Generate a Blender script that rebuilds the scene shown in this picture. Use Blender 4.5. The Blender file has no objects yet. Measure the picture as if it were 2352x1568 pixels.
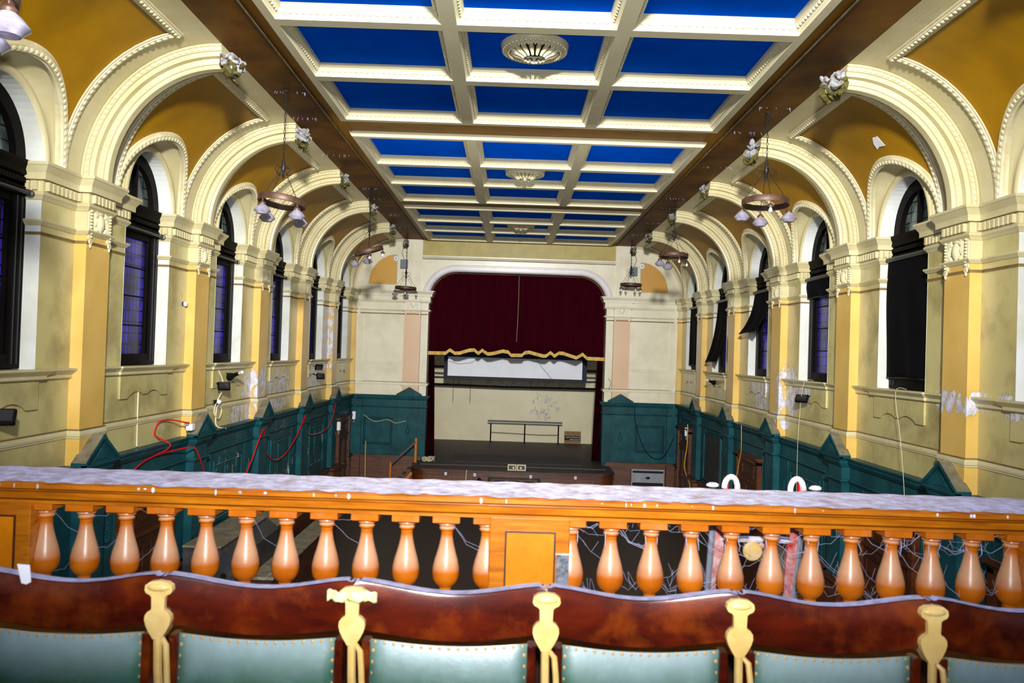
import bpy, bmesh, math, random
from mathutils import Vector, Matrix
random.seed(7)
S = bpy.context.scene
PI = math.pi

# ------------------------------------------------------------------ camera
EYE = Vector((-0.195, 0.0, 5.2))
FPX = 1800.0
roll = math.radians(1.85)
Yc = Vector((1174 - 1176, 784 - 809, -FPX)).normalized()
Uc = Vector((math.sin(roll), math.cos(roll), 0.0)); Uc = (Uc - Yc * Uc.dot(Yc)).normalized()
Xc = Yc.cross(Uc)
camd = bpy.data.cameras.new('camera'); cam = bpy.data.objects.new('camera', camd); S.collection.objects.link(cam)
camd.sensor_width = 23.5; camd.lens = FPX * 23.5 / 2352.0
camd.clip_start = 0.05; camd.clip_end = 200
R = Matrix((Xc, Yc, Uc))          # rows: world axes in camera coordinates
cam.matrix_world = Matrix.Translation(EYE) @ R.to_4x4()
camd.dof.use_dof = True; camd.dof.focus_distance = 17.0; camd.dof.aperture_fstop = 3.4
S.camera = cam
S.view_settings.view_transform = 'Standard'; S.view_settings.look = 'None'
S.view_settings.gamma = 1.0; S.view_settings.use_curve_mapping = False
S.view_settings.exposure = 0.32

# ------------------------------------------------------------------ world and lights
w = bpy.data.worlds.new('world'); S.world = w; w.use_nodes = True
w.node_tree.nodes['Background'].inputs[0].default_value = (0.75, 0.85, 1.0, 1)
w.node_tree.nodes['Background'].inputs[1].default_value = 0.25

def light(name, kind, loc, aim, power, color=(1, 1, 1), **k):
    d = bpy.data.lights.new(name, kind); d.energy = power; d.color = color
    for a, b in k.items(): setattr(d, a, b)
    o = bpy.data.objects.new(name, d); S.collection.objects.link(o); o.location = loc
    o.rotation_euler = (Vector(aim) - Vector(loc)).to_track_quat('-Z', 'Y').to_euler()
    return o
light('camera_flash', 'SPOT', (-0.195, -0.02, 5.36), (-0.195, 10, 9.6), 1420, (0.93, 0.96, 1.0), spot_size=math.radians(118), spot_blend=1.0, shadow_soft_size=0.03)
light('added_fill_spot', 'SPOT', (0.0, -1.5, 8.6), (0.0, 30, 5.8), 21000, (1.0, 0.98, 0.93), spot_size=math.radians(76), spot_blend=1.0, shadow_soft_size=0.35)  # added spot behind and above the camera, brightens the far hall
light('added_fill_near', 'AREA', (0, 4.0, 6.4), (0, 30, 6.4), 30, (1, 0.97, 0.9), shape='RECTANGLE', size=9, size_y=2.5)  # added area light floating in the hall, turned away from the camera
light('added_fill_middle', 'AREA', (0, 14.0, 6.8), (0, 40, 7.2), 120, (1, 0.97, 0.9), shape='RECTANGLE', size=8, size_y=2.0)  # unseen fill, added further down the hall to lift its brightness

# ------------------------------------------------------------------ materials
def srgb(h):
    if isinstance(h, tuple): return h
    c = [int(h[i:i + 2], 16) / 255 for i in (0, 2, 4)]
    return tuple(x / 12.92 if x <= 0.04045 else ((x + 0.055) / 1.055) ** 2.4 for x in c)
MATS = {}
def mat(name, c1, c2=None, scale=3.0, rough=0.5, bump=0.0, bscale=30.0, metal=0.0, stretch=(1, 1, 1), peel=None, spec=0.5,
        trans=0.0, updust=None, dirt=None, dirt_scale=1.2, dirt_amt=0.35, alpha=1.0, ior=None):
    if name in MATS: return MATS[name]
    m = bpy.data.materials.new(name); m.use_nodes = True; nt = m.node_tree; N = nt.nodes; L = nt.links
    b = N['Principled BSDF']
    b.inputs['Roughness'].default_value = rough; b.inputs['Metallic'].default_value = metal
    b.inputs['Specular IOR Level'].default_value = spec
    b.inputs['Transmission Weight'].default_value = trans; b.inputs['Alpha'].default_value = alpha
    if ior: b.inputs['IOR'].default_value = ior
    geo = N.new('ShaderNodeNewGeometry'); mp = N.new('ShaderNodeMapping'); mp.inputs['Scale'].default_value = stretch
    L.new(geo.outputs['Position'], mp.inputs['Vector'])
    def noise(sc, det=5, vec=mp.outputs[0], ro=0.6):
        n = N.new('ShaderNodeTexNoise'); n.inputs['Scale'].default_value = sc; n.inputs['Detail'].default_value = det
        n.inputs['Roughness'].default_value = ro; L.new(vec, n.inputs['Vector']); return n.outputs['Fac']
    def ramp(f, a, bb):
        r = N.new('ShaderNodeMapRange'); r.inputs['From Min'].default_value = a; r.inputs['From Max'].default_value = bb
        L.new(f, r.inputs['Value']); return r.outputs[0]
    def mix(f, A, B):
        x = N.new('ShaderNodeMix'); x.data_type = 'RGBA'
        if isinstance(f, float): x.inputs[0].default_value = f
        else: L.new(f, x.inputs[0])
        for s, v in ((6, A), (7, B)):
            if isinstance(v, tuple): x.inputs[s].default_value = (*v, 1)
            else: L.new(v, x.inputs[s])
        return x.outputs[2]
    def math_(op, a, bb):
        x = N.new('ShaderNodeMath'); x.operation = op
        for i, v in enumerate((a, bb)):
            if isinstance(v, (int, float)): x.inputs[i].default_value = v
            else: L.new(v, x.inputs[i])
        return x.outputs[0]
    col = srgb(c1)
    if c2: col = mix(ramp(noise(scale), 0.35, 0.65), srgb(c1), srgb(c2))
    if dirt:
        col = mix(math_('MULTIPLY', ramp(noise(dirt_scale, 7, geo.outputs['Position']), 0.48, 0.75), dirt_amt), col, srgb(dirt))
    if peel:
        # peel: list of (centre, radius vector); a patch of lost paint with its own ragged shape
        tot = None
        for (c, r) in peel['at']:
            v = N.new('ShaderNodeVectorMath'); v.operation = 'SUBTRACT'; L.new(geo.outputs['Position'], v.inputs[0]); v.inputs[1].default_value = c
            d = N.new('ShaderNodeVectorMath'); d.operation = 'DIVIDE'; L.new(v.outputs[0], d.inputs[0]); d.inputs[1].default_value = r
            l = N.new('ShaderNodeVectorMath'); l.operation = 'LENGTH'; L.new(d.outputs[0], l.inputs[0])
            g = math_('SUBTRACT', 1.0, l.outputs['Value']); g = math_('MAXIMUM', g, 0.0); g = math_('MINIMUM', math_('MULTIPLY', g, 2.0), 1.0)
            tot = g if tot is None else math_('MAXIMUM', tot, g)
        mp2 = N.new('ShaderNodeMapping'); mp2.inputs['Scale'].default_value = peel.get('stretch', (1, 1, 0.45)); L.new(geo.outputs['Position'], mp2.inputs['Vector'])
        n1 = noise(peel.get('scale', 5.0), 6, mp2.outputs[0], 0.65)
        f = math_('MULTIPLY', tot, 0.32); f = math_('ADD', f, n1)
        mask = ramp(f, peel.get('th', 0.78), peel.get('th', 0.78) + 0.02)
        edge = ramp(f, peel.get('th', 0.78) - 0.03, peel.get('th', 0.78))
        col = mix(math_('MULTIPLY', edge, 0.5), col, srgb(peel.get('edge', '5a4320')))
        col = mix(mask, col, mix(ramp(noise(9), 0.4, 0.6), srgb(peel.get('c1', 'd8d8dc')), srgb(peel.get('c2', 'a89f98'))))
    if updust:
        # settled dust: thicker where the surface faces up
        sx = N.new('ShaderNodeSeparateXYZ'); L.new(geo.outputs['Normal'], sx.inputs[0])
        f = ramp(math_('ADD', sx.outputs['Z'], math_('MULTIPLY', math_('SUBTRACT', noise(9), 0.5), updust.get('n', 0.25))), updust['a'], updust['b'])
        f = math_('MULTIPLY', f, updust.get('amt', 0.8)); col = mix(f, col, srgb(updust['c']))
        rg = N.new('ShaderNodeMapRange'); rg.inputs['To Min'].default_value = rough; rg.inputs['To Max'].default_value = max(rough, 0.42)
        L.new(f, rg.inputs['Value']); L.new(rg.outputs[0], b.inputs['Roughness'])
    if isinstance(col, tuple): b.inputs['Base Color'].default_value = (*col, 1)
    else: L.new(col, b.inputs['Base Color'])
    if bump > 0:
        bp = N.new('ShaderNodeBump'); bp.inputs['Strength'].default_value = bump; bp.inputs['Distance'].default_value = 0.02
        L.new(noise(bscale, 4), bp.inputs['Height']); L.new(bp.outputs[0], b.inputs['Normal'])
    MATS[name] = m
    return m

PEEL_L = dict(at=[((-6.2, 18.9, 4.1), (0.9, 1.5, 1.0)), ((-6.2, 17.9, 3.6), (0.9, 1.2, 0.6)), ((-6.2, 20.7, 4.0), (0.9, 1.7, 0.9)), ((-6.2, 24.4, 4.2), (0.8, 1.7, 1.0)), ((-6.2, 25.6, 5.4), (0.8, 1.3, 2.2)), ((-6.2, 19.3, 5.4), (0.5, 0.45, 1.6)),
                  ((6.2, 20.3, 4.35), (0.9, 1.1, 0.9)), ((6.2, 18.2, 4.5), (0.9, 0.9, 1.0)), ((6.2, 17.2, 4.5), (0.6, 0.6, 0.6)), ((6.2, 18.7, 3.8), (0.8, 1.0, 0.35)), ((6.2, 11.2, 4.7), (0.4, 1.5, 0.28)), ((6.2, 10.0, 4.7), (0.4, 0.9, 0.3))],
              th=0.79, scale=7.0, c1='d0d0da', c2='b4b0b8', edge='7a6030')
PEEL_D = dict(at=[((-6.1, 17.0, 2.4), (1.0, 2.6, 1.6)), ((-6.1, 20.5, 2.3), (1.0, 3.2, 1.9)), ((-6.1, 24.2, 2.2), (1.0, 3.0, 1.9)), ((-6.1, 27.2, 2.5), (0.9, 1.4, 1.2))],
              th=0.94, scale=7.0, c1='9fb0ae', c2='6a7c7a', edge='04080a', stretch=(1, 1, 0.35))
PEEL_S = dict(at=[((1.2, 36.6, 3.9), (2.6, 1, 0.6)), ((1.5, 36.6, 2.7), (1.2, 1, 1.1)), ((3.0, 36.6, 3.8), (1.0, 1, 0.6)), ((-0.6, 36.6, 3.9), (1.5, 1, 0.5))],
              th=0.86, scale=3.5, c1='d8d6d4', c2='a09688', edge='6a5c45', stretch=(1, 1, 1))
M = {}
M['wall'] = mat('cream_wall_paint', 'c2b880', 'b4a86c', 0.8, 0.26, 0.10, 25, dirt='5e4c2c', dirt_scale=1.3, dirt_amt=0.6, peel=PEEL_L)
M['jamb'] = mat('pale_reveal_paint', 'd6dada', 'cccdc4', 1.0, 0.3, 0.08, 25, dirt='8b8a72', dirt_amt=0.3)
M['endwall'] = mat('pale_end_wall_paint', 'e4dec8', 'd8d2ba', 0.8, 0.25, 0.05, 20, dirt='9c9070', dirt_amt=0.3)
M['cream'] = mat('cream_plaster', 'c8bf98', 'beb386', 1.5, 0.35, 0.10, 30, dirt='8a7a48', dirt_scale=1.6, dirt_amt=0.25)
M['egg'] = mat('cream_moulding', 'd4ccaa', 'c6bc94', 6, 0.4)
M['gold'] = mat('ochre_vault_paint', 'a87a02', '966c00', 0.7, 0.5, 0.05, 15, spec=0.3, dirt='5e4004', dirt_scale=0.7, dirt_amt=0.35)
M['goldend'] = mat('ochre_lunette_paint', 'c48f1c', 'b8841a', 0.9, 0.4)
M['shaft'] = mat('amber_pilaster_paint', 'd9b566', 'cda852', 0.9, 0.35, 0.06, 22, dirt='a4711c', dirt_scale=1.0, dirt_amt=0.3, peel=PEEL_L)
M['peach'] = mat('peach_pilaster_paint', 'd3b08c', 'ccaa86', 1.0, 0.35)
M['olive'] = mat('olive_frieze_paint', 'a8973a', '9c8b34', 1.4, 0.45, dirt='6a5c22', dirt_scale=2.5, dirt_amt=0.4)
M['beam'] = mat('brown_stained_boarding', '7c5008', '502c04', 1.1, 0.6, 0.12, 12, spec=0.15, dirt='1e0f05', dirt_scale=0.5, dirt_amt=0.75)
M['ochrestrip'] = mat('ochre_ceiling_strip', '9a6c0c', '8a5c08', 0.8, 0.5, spec=0.2, dirt='4a2c0a', dirt_scale=0.9, dirt_amt=0.6)
M['crossbeam'] = mat('brown_cross_beam', '946a20', '785214', 1.3, 0.5, spec=0.2, stretch=(0.3, 2, 1), dirt='301a08', dirt_scale=1.5, dirt_amt=0.5)
M['blue'] = mat('blue_gloss_ceiling', '0064ff', '0058f0', 0.5, 0.3, 0.02, 3.0, spec=0.0, dirt='0a2450', dirt_scale=0.8, dirt_amt=0.25)
M['coffer'] = mat('cream_coffer_paint', 'd2ccac', 'c8c0a0', 1.0, 0.4)
M['teal'] = mat('teal_dado_paint', '1c4e54', '143e46', 2.5, 0.38, 0.08, 30, dirt='0a2226', dirt_scale=2.0, dirt_amt=0.4, peel=PEEL_D, spec=0.12)
M['dust'] = mat('grey_dust', '7d745c', '5c5542', 5, 0.9)
M['darkwood'] = mat('dark_stained_wood', '4a2208', '2c1204', 1.5, 0.45, 0.05, 30, stretch=(1, 1, 6))
M['brownwood'] = mat('brown_panelling', '5c2e0c', '3c1a06', 2.0, 0.4, 0.05, 30, stretch=(1, 1, 5))
M['frame'] = mat('black_brown_window_frame', '0c0706', '060404', 3.0, 0.6, spec=0.08)
M['pole'] = mat('grey_metal_pole', '4a4d52', None, rough=0.4, metal=0.6)
M['parquet'] = None
M['copper'] = mat('dull_copper', '62483a', '463026', 6, 0.5, metal=0.25)
M['chain'] = mat('black_iron_chain', '1c1618', '3a3438', 40, 0.5, metal=0.5)
M['shade'] = mat('frosted_lavender_glass', 'c4c0d2', '9f9aae', 12, 0.18, trans=0.45, ior=1.3)
M['bulb'] = mat('white_bulb_glass', 'e4e6ee', None, rough=0.15)
M['railwood'] = mat('orange_varnished_oak', 'c47410', '9a5006', 5.0, 0.28, 0.04, 40, stretch=(0.8, 6, 9), dirt='5c2a04', dirt_scale=6, dirt_amt=0.3)
M['paneloak'] = mat('amber_varnished_panel', 'd67e04', 'c87003', 4.0, 0.3, 0.03, 40, stretch=(1, 1, 1), dirt='a85a04', dirt_scale=14, dirt_amt=0.4)
M['baluster'] = mat('honey_varnished_baluster', 'c46a10', 'b0580a', 8.0, 0.26, updust=dict(a=0.0, b=0.30, c='d6b494', amt=0.62))
M['dustwhite'] = mat('thick_white_dust', 'dedade', 'b4a8a4', 22, 0.9, 0.5, 60, dirt='8a5c38', dirt_scale=12, dirt_amt=0.7)
M['mahog'] = mat('mahogany_seat_wood', '521504', '330a04', 7.0, 0.22, 0.02, 50, stretch=(1, 1, 3), dirt='8a3c08', dirt_scale=7, dirt_amt=0.7)  # orange blotches put highlights into the wood colour
M['seatdust'] = mat('grey_lilac_dust', 'a8a4b2', '85808e', 30, 0.85, 0.2, 60)
M['leather'] = mat('dark_green_leather', '0c4a22', '11503a', 12.0, 0.30, 0.04, 60, dirt='4d7a68', dirt_scale=16, dirt_amt=0.6, updust=dict(a=0.0, b=0.7, c='c4d2d8', amt=0.85, n=0.15))
M['stud'] = mat('brass_studs', 'e0b070', None, rough=0.3, metal=0.4)
M['iron'] = mat('cream_painted_iron', 'e2c27e', 'd4ae62', 14, 0.4, 0.05, 60, dirt='a08040', dirt_scale=18, dirt_amt=0.4)
M['maroon'] = mat('maroon_velvet', '34020f', '2a020c', 2.0, 1.0, 0.05, 80, stretch=(6, 1, 0.3), spec=0.03)
M['drape'] = mat('dark_maroon_drape', '2a030a', '140106', 2.0, 1.0, spec=0.03)
M['goldtrim'] = mat('gold_curtain_fringe', 'd8b030', 'b88c1c', 10, 0.5)
M['screen'] = mat('white_projection_screen', 'eef2fc', 'e4e8f2', 1.5, 0.6)
M['navy'] = mat('navy_screen_border', '0a0e30', None, rough=0.7)
M['black'] = mat('black_metal', '060609', None, rough=0.5, spec=0.2)
M['backwall'] = mat('stage_back_wall_paint', 'dcd2ae', 'd0c6a2', 0.9, 0.4, 0.08, 14, peel=PEEL_S)
M['stagefloor'] = mat('dark_stage_boards', '3a3234', '2c2426', 3.0, 0.6, stretch=(1, 6, 1), dirt='4c4648', dirt_scale=3, dirt_amt=0.6)
M['stagelight'] = mat('grey_stage_cloth', '4c4a52', '403e44', 5.0, 0.8)
M['white'] = mat('white_plastic', 'dfe0e6', None, rough=0.4)
M['whitegloss'] = mat('white_painted_moulding', 'd4d2d6', 'c6c4c8', 2, 0.3)
M['red'] = mat('red_cable', 'c80c14', None, rough=0.35)
M['redpaint'] = mat('worn_red_paint', 'b81418', 'd8b0a8', 14, 0.4)
M['yellow'] = mat('yellow_cable', 'c8982c', None, rough=0.4)
M['whitecable'] = mat('off_white_cable', 'cfc9a8', None, rough=0.5)
M['blind'] = mat('black_blind_cloth', '06050a', '030306', 2.0, 0.9, 0.1, 60, spec=0.1)
M['grey'] = mat('grey_enamel', '8a8c96', '7e8088', 3, 0.4)
M['darkgrey'] = mat('charcoal_cabinet', '26262a', '1a1a1e', 3, 0.5, dirt='55504c', dirt_scale=4, dirt_amt=0.5)
M['greybox'] = mat('grey_junction_box', '5a6a72', None, rough=0.5)
M['brown_line'] = mat('brown_moulding_line', '6e5830', '8a7446', 3, 0.7)  # darker brown for the thin strips along the mouldings
M['tealdark'] = mat('dark_teal_beading', '0c3034', '0a262a', 4, 0.5, spec=0.1)
M['stone'] = mat('broken_plaster', 'a4a4ac', '5e5a50', 9, 0.9, 1.0, 18)
M['moss'] = mat('mossy_fibre', '5e5616', '322c0c', 16, 0.95, 1.0, 30)
M['web'] = mat('cobweb_silk', 'a8a8c8', None, rough=0.6)
M['tape'] = mat('yellowed_tape', 'cfd098', 'a8b070', 30, 0.6)
M['paper'] = mat('white_paper', 'f0eef4', None, rough=0.6)
M['balcfloor'] = mat('dusty_gallery_floor', '3a2c24', '4a4038', 4, 0.8)
M['wornpatch'] = mat('worn_grey_varnish', '767a80', '3c3c44', 45, 0.6)
M['board'] = mat('plywood_board', '8a6a26', '7a5820', 6, 0.6, stretch=(1, 1, 4))

def brickmat(name, c1, c2, mortar, sx, sy, rough=0.5, scale=1.0):
    m = bpy.data.materials.new(name); m.use_nodes = True; nt = m.node_tree; N = nt.nodes; L = nt.links
    b = N['Principled BSDF']; b.inputs['Roughness'].default_value = rough
    geo = N.new('ShaderNodeNewGeometry'); br = N.new('ShaderNodeTexBrick')
    br.inputs['Color1'].default_value = (*srgb(c1), 1); br.inputs['Color2'].default_value = (*srgb(c2), 1); br.inputs['Mortar'].default_value = (*srgb(mortar), 1)
    br.inputs['Scale'].default_value = scale; br.inputs['Mortar Size'].default_value = 0.006
    br.inputs['Brick Width'].default_value = sx; br.inputs['Row Height'].default_value = sy
    L.new(geo.outputs['Position'], br.inputs['Vector'])
    n = N.new('ShaderNodeTexNoise'); n.inputs['Scale'].default_value = 1.2; n.inputs['Detail'].default_value = 6; L.new(geo.outputs['Position'], n.inputs['Vector'])
    x = N.new('ShaderNodeMix'); x.data_type = 'RGBA'; L.new(n.outputs['Fac'], x.inputs[0]); L.new(br.outputs['Color'], x.inputs[6]); x.inputs[7].default_value = (*srgb('1c1210'), 1)
    L.new(x.outputs[2], b.inputs['Base Color'])
    return m
M['parquet'] = brickmat('parquet_floor', '26140c', '301a10', '0c0704', 0.5, 0.09)

def leadglass(name, pane_a, pane_b, lead, sz, sy, rough=0.18, glow=0.0):
    """Leaded glass seen from inside at dusk: panes between lead strips, in the (y, z) plane of a side wall."""
    m = bpy.data.materials.new(name); m.use_nodes = True; nt = m.node_tree; N = nt.nodes; L = nt.links
    b = N['Principled BSDF']; b.inputs['Roughness'].default_value = rough
    geo = N.new('ShaderNodeNewGeometry'); sp = N.new('ShaderNodeSeparateXYZ'); L.new(geo.outputs['Position'], sp.inputs[0])
    cb = N.new('ShaderNodeCombineXYZ'); L.new(sp.outputs['Y'], cb.inputs['X']); L.new(sp.outputs['Z'], cb.inputs['Y'])
    br = N.new('ShaderNodeTexBrick'); br.offset = 0.0; br.inputs['Scale'].default_value = 1.0
    br.inputs['Brick Width'].default_value = sy; br.inputs['Row Height'].default_value = sz; br.inputs['Mortar Size'].default_value = 0.012
    br.inputs['Color1'].default_value = (*srgb(pane_a), 1); br.inputs['Color2'].default_value = (*srgb(pane_b), 1); br.inputs['Mortar'].default_value = (*srgb(lead), 1)
    L.new(cb.outputs[0], br.inputs['Vector'])
    n = N.new('ShaderNodeTexNoise'); n.inputs['Scale'].default_value = 2.2; n.inputs['Detail'].default_value = 6; L.new(geo.outputs['Position'], n.inputs['Vector'])
    r = N.new('ShaderNodeMapRange'); r.inputs['From Min'].default_value = 0.35; r.inputs['From Max'].default_value = 0.7; L.new(n.outputs['Fac'], r.inputs['Value'])
    x = N.new('ShaderNodeMix'); x.data_type = 'RGBA'; L.new(r.outputs[0], x.inputs[0]); L.new(br.outputs['Color'], x.inputs[6]); x.inputs[7].default_value = (*srgb('0a0a12'), 1)
    L.new(x.outputs[2], b.inputs['Base Color'])
    if glow:
        L.new(x.outputs[2], b.inputs['Emission Color']); b.inputs['Emission Strength'].default_value = glow
    return m
M['glass'] = leadglass('leaded_violet_glass', '2c2090', '3c2ea8', '0a0816', 0.19, 0.12, glow=0.3, rough=0.35)
M['fanglass'] = leadglass('leaded_grey_fanlight_glass', '3c4a46', '4a5650', '14181a', 0.17, 0.21, glow=0.35)

# ------------------------------------------------------------------ mesh builder
class MB:
    def __init__(s, tf=None): s.v = []; s.f = []; s.tf = tf
    def V(s, p):
        if s.tf: p = s.tf(p)
        s.v.append(tuple(p)); return len(s.v) - 1
    def quad(s, a, b, c, d): s.f.append([s.V(a), s.V(b), s.V(c), s.V(d)])
    def poly(s, pts): s.f.append([s.V(p) for p in pts])
    def box(s, x0, x1, y0, y1, z0, z1):
        i = [s.V((x, y, z)) for x in (x0, x1) for y in (y0, y1) for z in (z0, z1)]
        for q in ((0, 1, 3, 2), (4, 6, 7, 5), (0, 4, 5, 1), (2, 3, 7, 6), (0, 2, 6, 4), (1, 5, 7, 3)): s.f.append([i[k] for k in q])
        return s
    def bbox(s, x0, x1, y0, y1, z0, z1, b=0.006):
        """box with chamfered edges, as an octagonal-ish stack along z"""
        def ring(z, e): return [s.V((x, y, z)) for x, y in ((x0 + e, y0), (x1 - e, y0), (x1, y0 + e), (x1, y1 - e), (x1 - e, y1), (x0 + e, y1), (x0, y1 - e), (x0, y0 + e))] if e < 1e9 else None
        def ring2(z):
            return [s.V((x, y, z)) for x, y in ((x0 + 2 * b, y0 + b), (x1 - 2 * b, y0 + b), (x1 - b, y0 + 2 * b), (x1 - b, y1 - 2 * b), (x1 - 2 * b, y1 - b), (x0 + 2 * b, y1 - b), (x0 + b, y1 - 2 * b), (x0 + b, y0 + 2 * b))]
        rs = [ring2(z0), ring(z0 + b, b), ring(z1 - b, b), ring2(z1)]
        for a, c in zip(rs, rs[1:]):
            for k in range(8): s.f.append([a[k], a[(k + 1) % 8], c[(k + 1) % 8], c[k]])
        s.f.append(rs[0][::-1]); s.f.append(rs[-1]); return s
    def prism(s, poly, fn, a, b):
        """poly: 2D points; fn(u, v, t) -> point; extruded from t=a to t=b"""
        A = [s.V(fn(u, v, a)) for u, v in poly]; B = [s.V(fn(u, v, b)) for u, v in poly]; n = len(poly)
        for i in range(n): s.f.append([A[i], A[(i + 1) % n], B[(i + 1) % n], B[i]])
        s.f.append(A[::-1]); s.f.append(B); return s
    def tube(s, path, r, n=6, cap=True):
        path = [Vector(p) for p in path]; rings = []
        rr = r if isinstance(r, (list, tuple)) else [r] * len(path)
        up = None
        for i, p in enumerate(path):
            t = (path[min(i + 1, len(path) - 1)] - path[max(i - 1, 0)]).normalized()
            if up is None: up = Vector((0, 0, 1)) if abs(t.z) < 0.9 else Vector((1, 0, 0))
            a = t.cross(up).normalized(); b = a.cross(t).normalized(); up = b
            rings.append([s.V(p + (a * math.cos(2 * PI * k / n) + b * math.sin(2 * PI * k / n)) * rr[i]) for k in range(n)])
        for A, B in zip(rings, rings[1:]):
            for k in range(n): s.f.append([A[k], A[(k + 1) % n], B[(k + 1) % n], B[k]])
        if cap: s.f.append(rings[0][::-1]); s.f.append(rings[-1])
        return s
    def lathe(s, prof, c, n=16, axis='z'):
        rings = []
        for r, h in prof:
            ring = []
            for k in range(n):
                u, v = r * math.cos(2 * PI * k / n), r * math.sin(2 * PI * k / n)
                p = {'z': (u, v, h), 'x': (h, u, v), 'y': (u, h, v)}[axis]
                ring.append(s.V((c[0] + p[0], c[1] + p[1], c[2] + p[2])))
            rings.append(ring)
        for A, B in zip(rings, rings[1:]):
            for k in range(n): s.f.append([A[k], A[(k + 1) % n], B[(k + 1) % n], B[k]])
        s.f.append(rings[0][::-1]); s.f.append(rings[-1]); return s
    def egg(s, c, rx, ry, rz, n=6, m=4, B=None):
        """ellipsoid; B = (ex, ey, ez) axes"""
        c = Vector(c); B = B or (Vector((1, 0, 0)), Vector((0, 1, 0)), Vector((0, 0, 1)))
        top = s.V(c + B[2] * rz); bot = s.V(c - B[2] * rz); rings = []
        for j in range(1, m):
            t = PI * j / m
            rings.append([s.V(c + B[0] * rx * math.sin(t) * math.cos(2 * PI * k / n) + B[1] * ry * math.sin(t) * math.sin(2 * PI * k / n) + B[2] * rz * math.cos(t)) for k in range(n)])
        for k in range(n):
            s.f.append([top, rings[0][k], rings[0][(k + 1) % n]]); s.f.append([bot, rings[-1][(k + 1) % n], rings[-1][k]])
        for A, Bq in zip(rings, rings[1:]):
            for k in range(n): s.f.append([A[k], Bq[k], Bq[(k + 1) % n], A[(k + 1) % n]])
        return s
    def sweep(s, path, frames, prof, closed=False):
        """prof: (a, b) pairs; point = p + a*A + b*B with frames [(A, B)]"""
        rings = []
        for p, (A, B) in zip(path, frames): rings.append([s.V(Vector(p) + A * a + B * b) for a, b in prof])
        rr = rings + ([rings[0]] if closed else [])
        for a, b in zip(rr, rr[1:]):
            for k in range(len(prof) - 1): s.f.append([a[k], a[k + 1], b[k + 1], b[k]])
        return s
    def beads(s, path, frames, off, size, step, ex=(1, 1, 1)):
        """a row of eggs along the path at offset off=(a, b)"""
        P = [Vector(p) + A * off[0] + B * off[1] for p, (A, B) in zip(path, frames)]
        acc = step / 2
        for i in range(len(P) - 1):
            d = P[i + 1] - P[i]; L = d.length
            if L < 1e-6: continue
            t = d / L
            while acc < L:
                A, B = frames[i]
                s.egg(P[i] + t * acc, size[0], size[1], size[2], 6, 4, (t, A, B))
                acc += step
            acc -= L
        return s
    def grid(s, nu, nv, fn):
        idx = [[s.V(fn(i / nu, j / nv)) for j in range(nv + 1)] for i in range(nu + 1)]
        for i in range(nu):
            for j in range(nv): s.f.append([idx[i][j], idx[i + 1][j], idx[i + 1][j + 1], idx[i][j + 1]])
        return s
    def mitre(s, pts, prof, closed=False):
        """plan path pts [(x, y)], profile [(out, z)], out is to the left-hand normal of the path"""
        n = len(pts); offs = []
        for i in range(n):
            P = Vector(pts[i]).to_2d() if len(pts[i]) == 2 else Vector(pts[i][:2])
            d0 = (Vector(pts[i]) - Vector(pts[i - 1])).normalized() if (i > 0 or closed) else None
            d1 = (Vector(pts[(i + 1) % n]) - Vector(pts[i])).normalized() if (i < n - 1 or closed) else None
            if d0 is None: d0 = d1
            if d1 is None: d1 = d0
            n0 = Vector((-d0.y, d0.x)); n1 = Vector((-d1.y, d1.x)); m = (n0 + n1)
            m = m / max(0.2, (1 + n0.dot(n1)))
            offs.append(m)
        rings = [[s.V((pts[i][0] + offs[i].x * o, pts[i][1] + offs[i].y * o, z)) for o, z in prof] for i in range(n)]
        rr = rings + ([rings[0]] if closed else [])
        for a, b in zip(rr, rr[1:]):
            for k in range(len(prof) - 1): s.f.append([a[k], a[k + 1], b[k + 1], b[k]])
        return s
    def add(s, o):
        k = len(s.v); s.v += o.v; s.f += [[i + k for i in f] for f in o.f]; return s
    def build(s, name, m, parent=None, smooth=False, fix=True):
        me = bpy.data.meshes.new(name); me.from_pydata(s.v, [], s.f); me.materials.append(m if not isinstance(m, str) else M[m])
        if fix:
            bm = bmesh.new(); bm.from_mesh(me); bmesh.ops.recalc_face_normals(bm, faces=bm.faces); bm.to_mesh(me); bm.free()
        if smooth:
            me.polygons.foreach_set('use_smooth', [True] * len(me.polygons))
            try: me.set_sharp_from_angle(angle=math.radians(38))
            except Exception: pass
        o = bpy.data.objects.new(name, me); S.collection.objects.link(o)
        if parent:
            o.parent = parent; q = parent; off = Vector((0, 0, 0))
            while q: off += Vector(q.location); q = q.parent
            o.location = -off          # mesh coordinates stay world coordinates
        return o

def tag(o, label=None, cat=None, group=None, kind=None):
    for k, v in (('label', label), ('category', cat), ('group', group), ('kind', kind)):
        if v: o[k] = v
    return o
def empty(name, loc=(0, 0, 0), label=None, cat=None, group=None, kind=None, rot=(0, 0, 0)):
    o = bpy.data.objects.new(name, None); S.collection.objects.link(o); o.location = loc; o.rotation_euler = rot
    o.empty_display_size = 0.1
    return tag(o, label, cat, group, kind)
def dup(o, loc=None, rot=None, label=None, parent=None, group=None):
    r = o.copy(); S.collection.objects.link(r)
    if loc is not None: r.location = loc
    if rot is not None: r.rotation_euler = rot
    if label: r['label'] = label
    if group: r['group'] = group
    if parent: r.parent = parent
    for ch in list(o.children): dup(ch, parent=r)
    return r
ORD = ['nearest the gallery', 'second from the gallery', 'third from the gallery', 'fourth from the gallery', 'fifth from the gallery', 'sixth from the gallery', 'at the stage corner']
TRIM = [0]; WIN = [0]; DOOR = [0]
def trim_name(): TRIM[0] += 1; return 'trim_%d' % TRIM[0]

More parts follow.
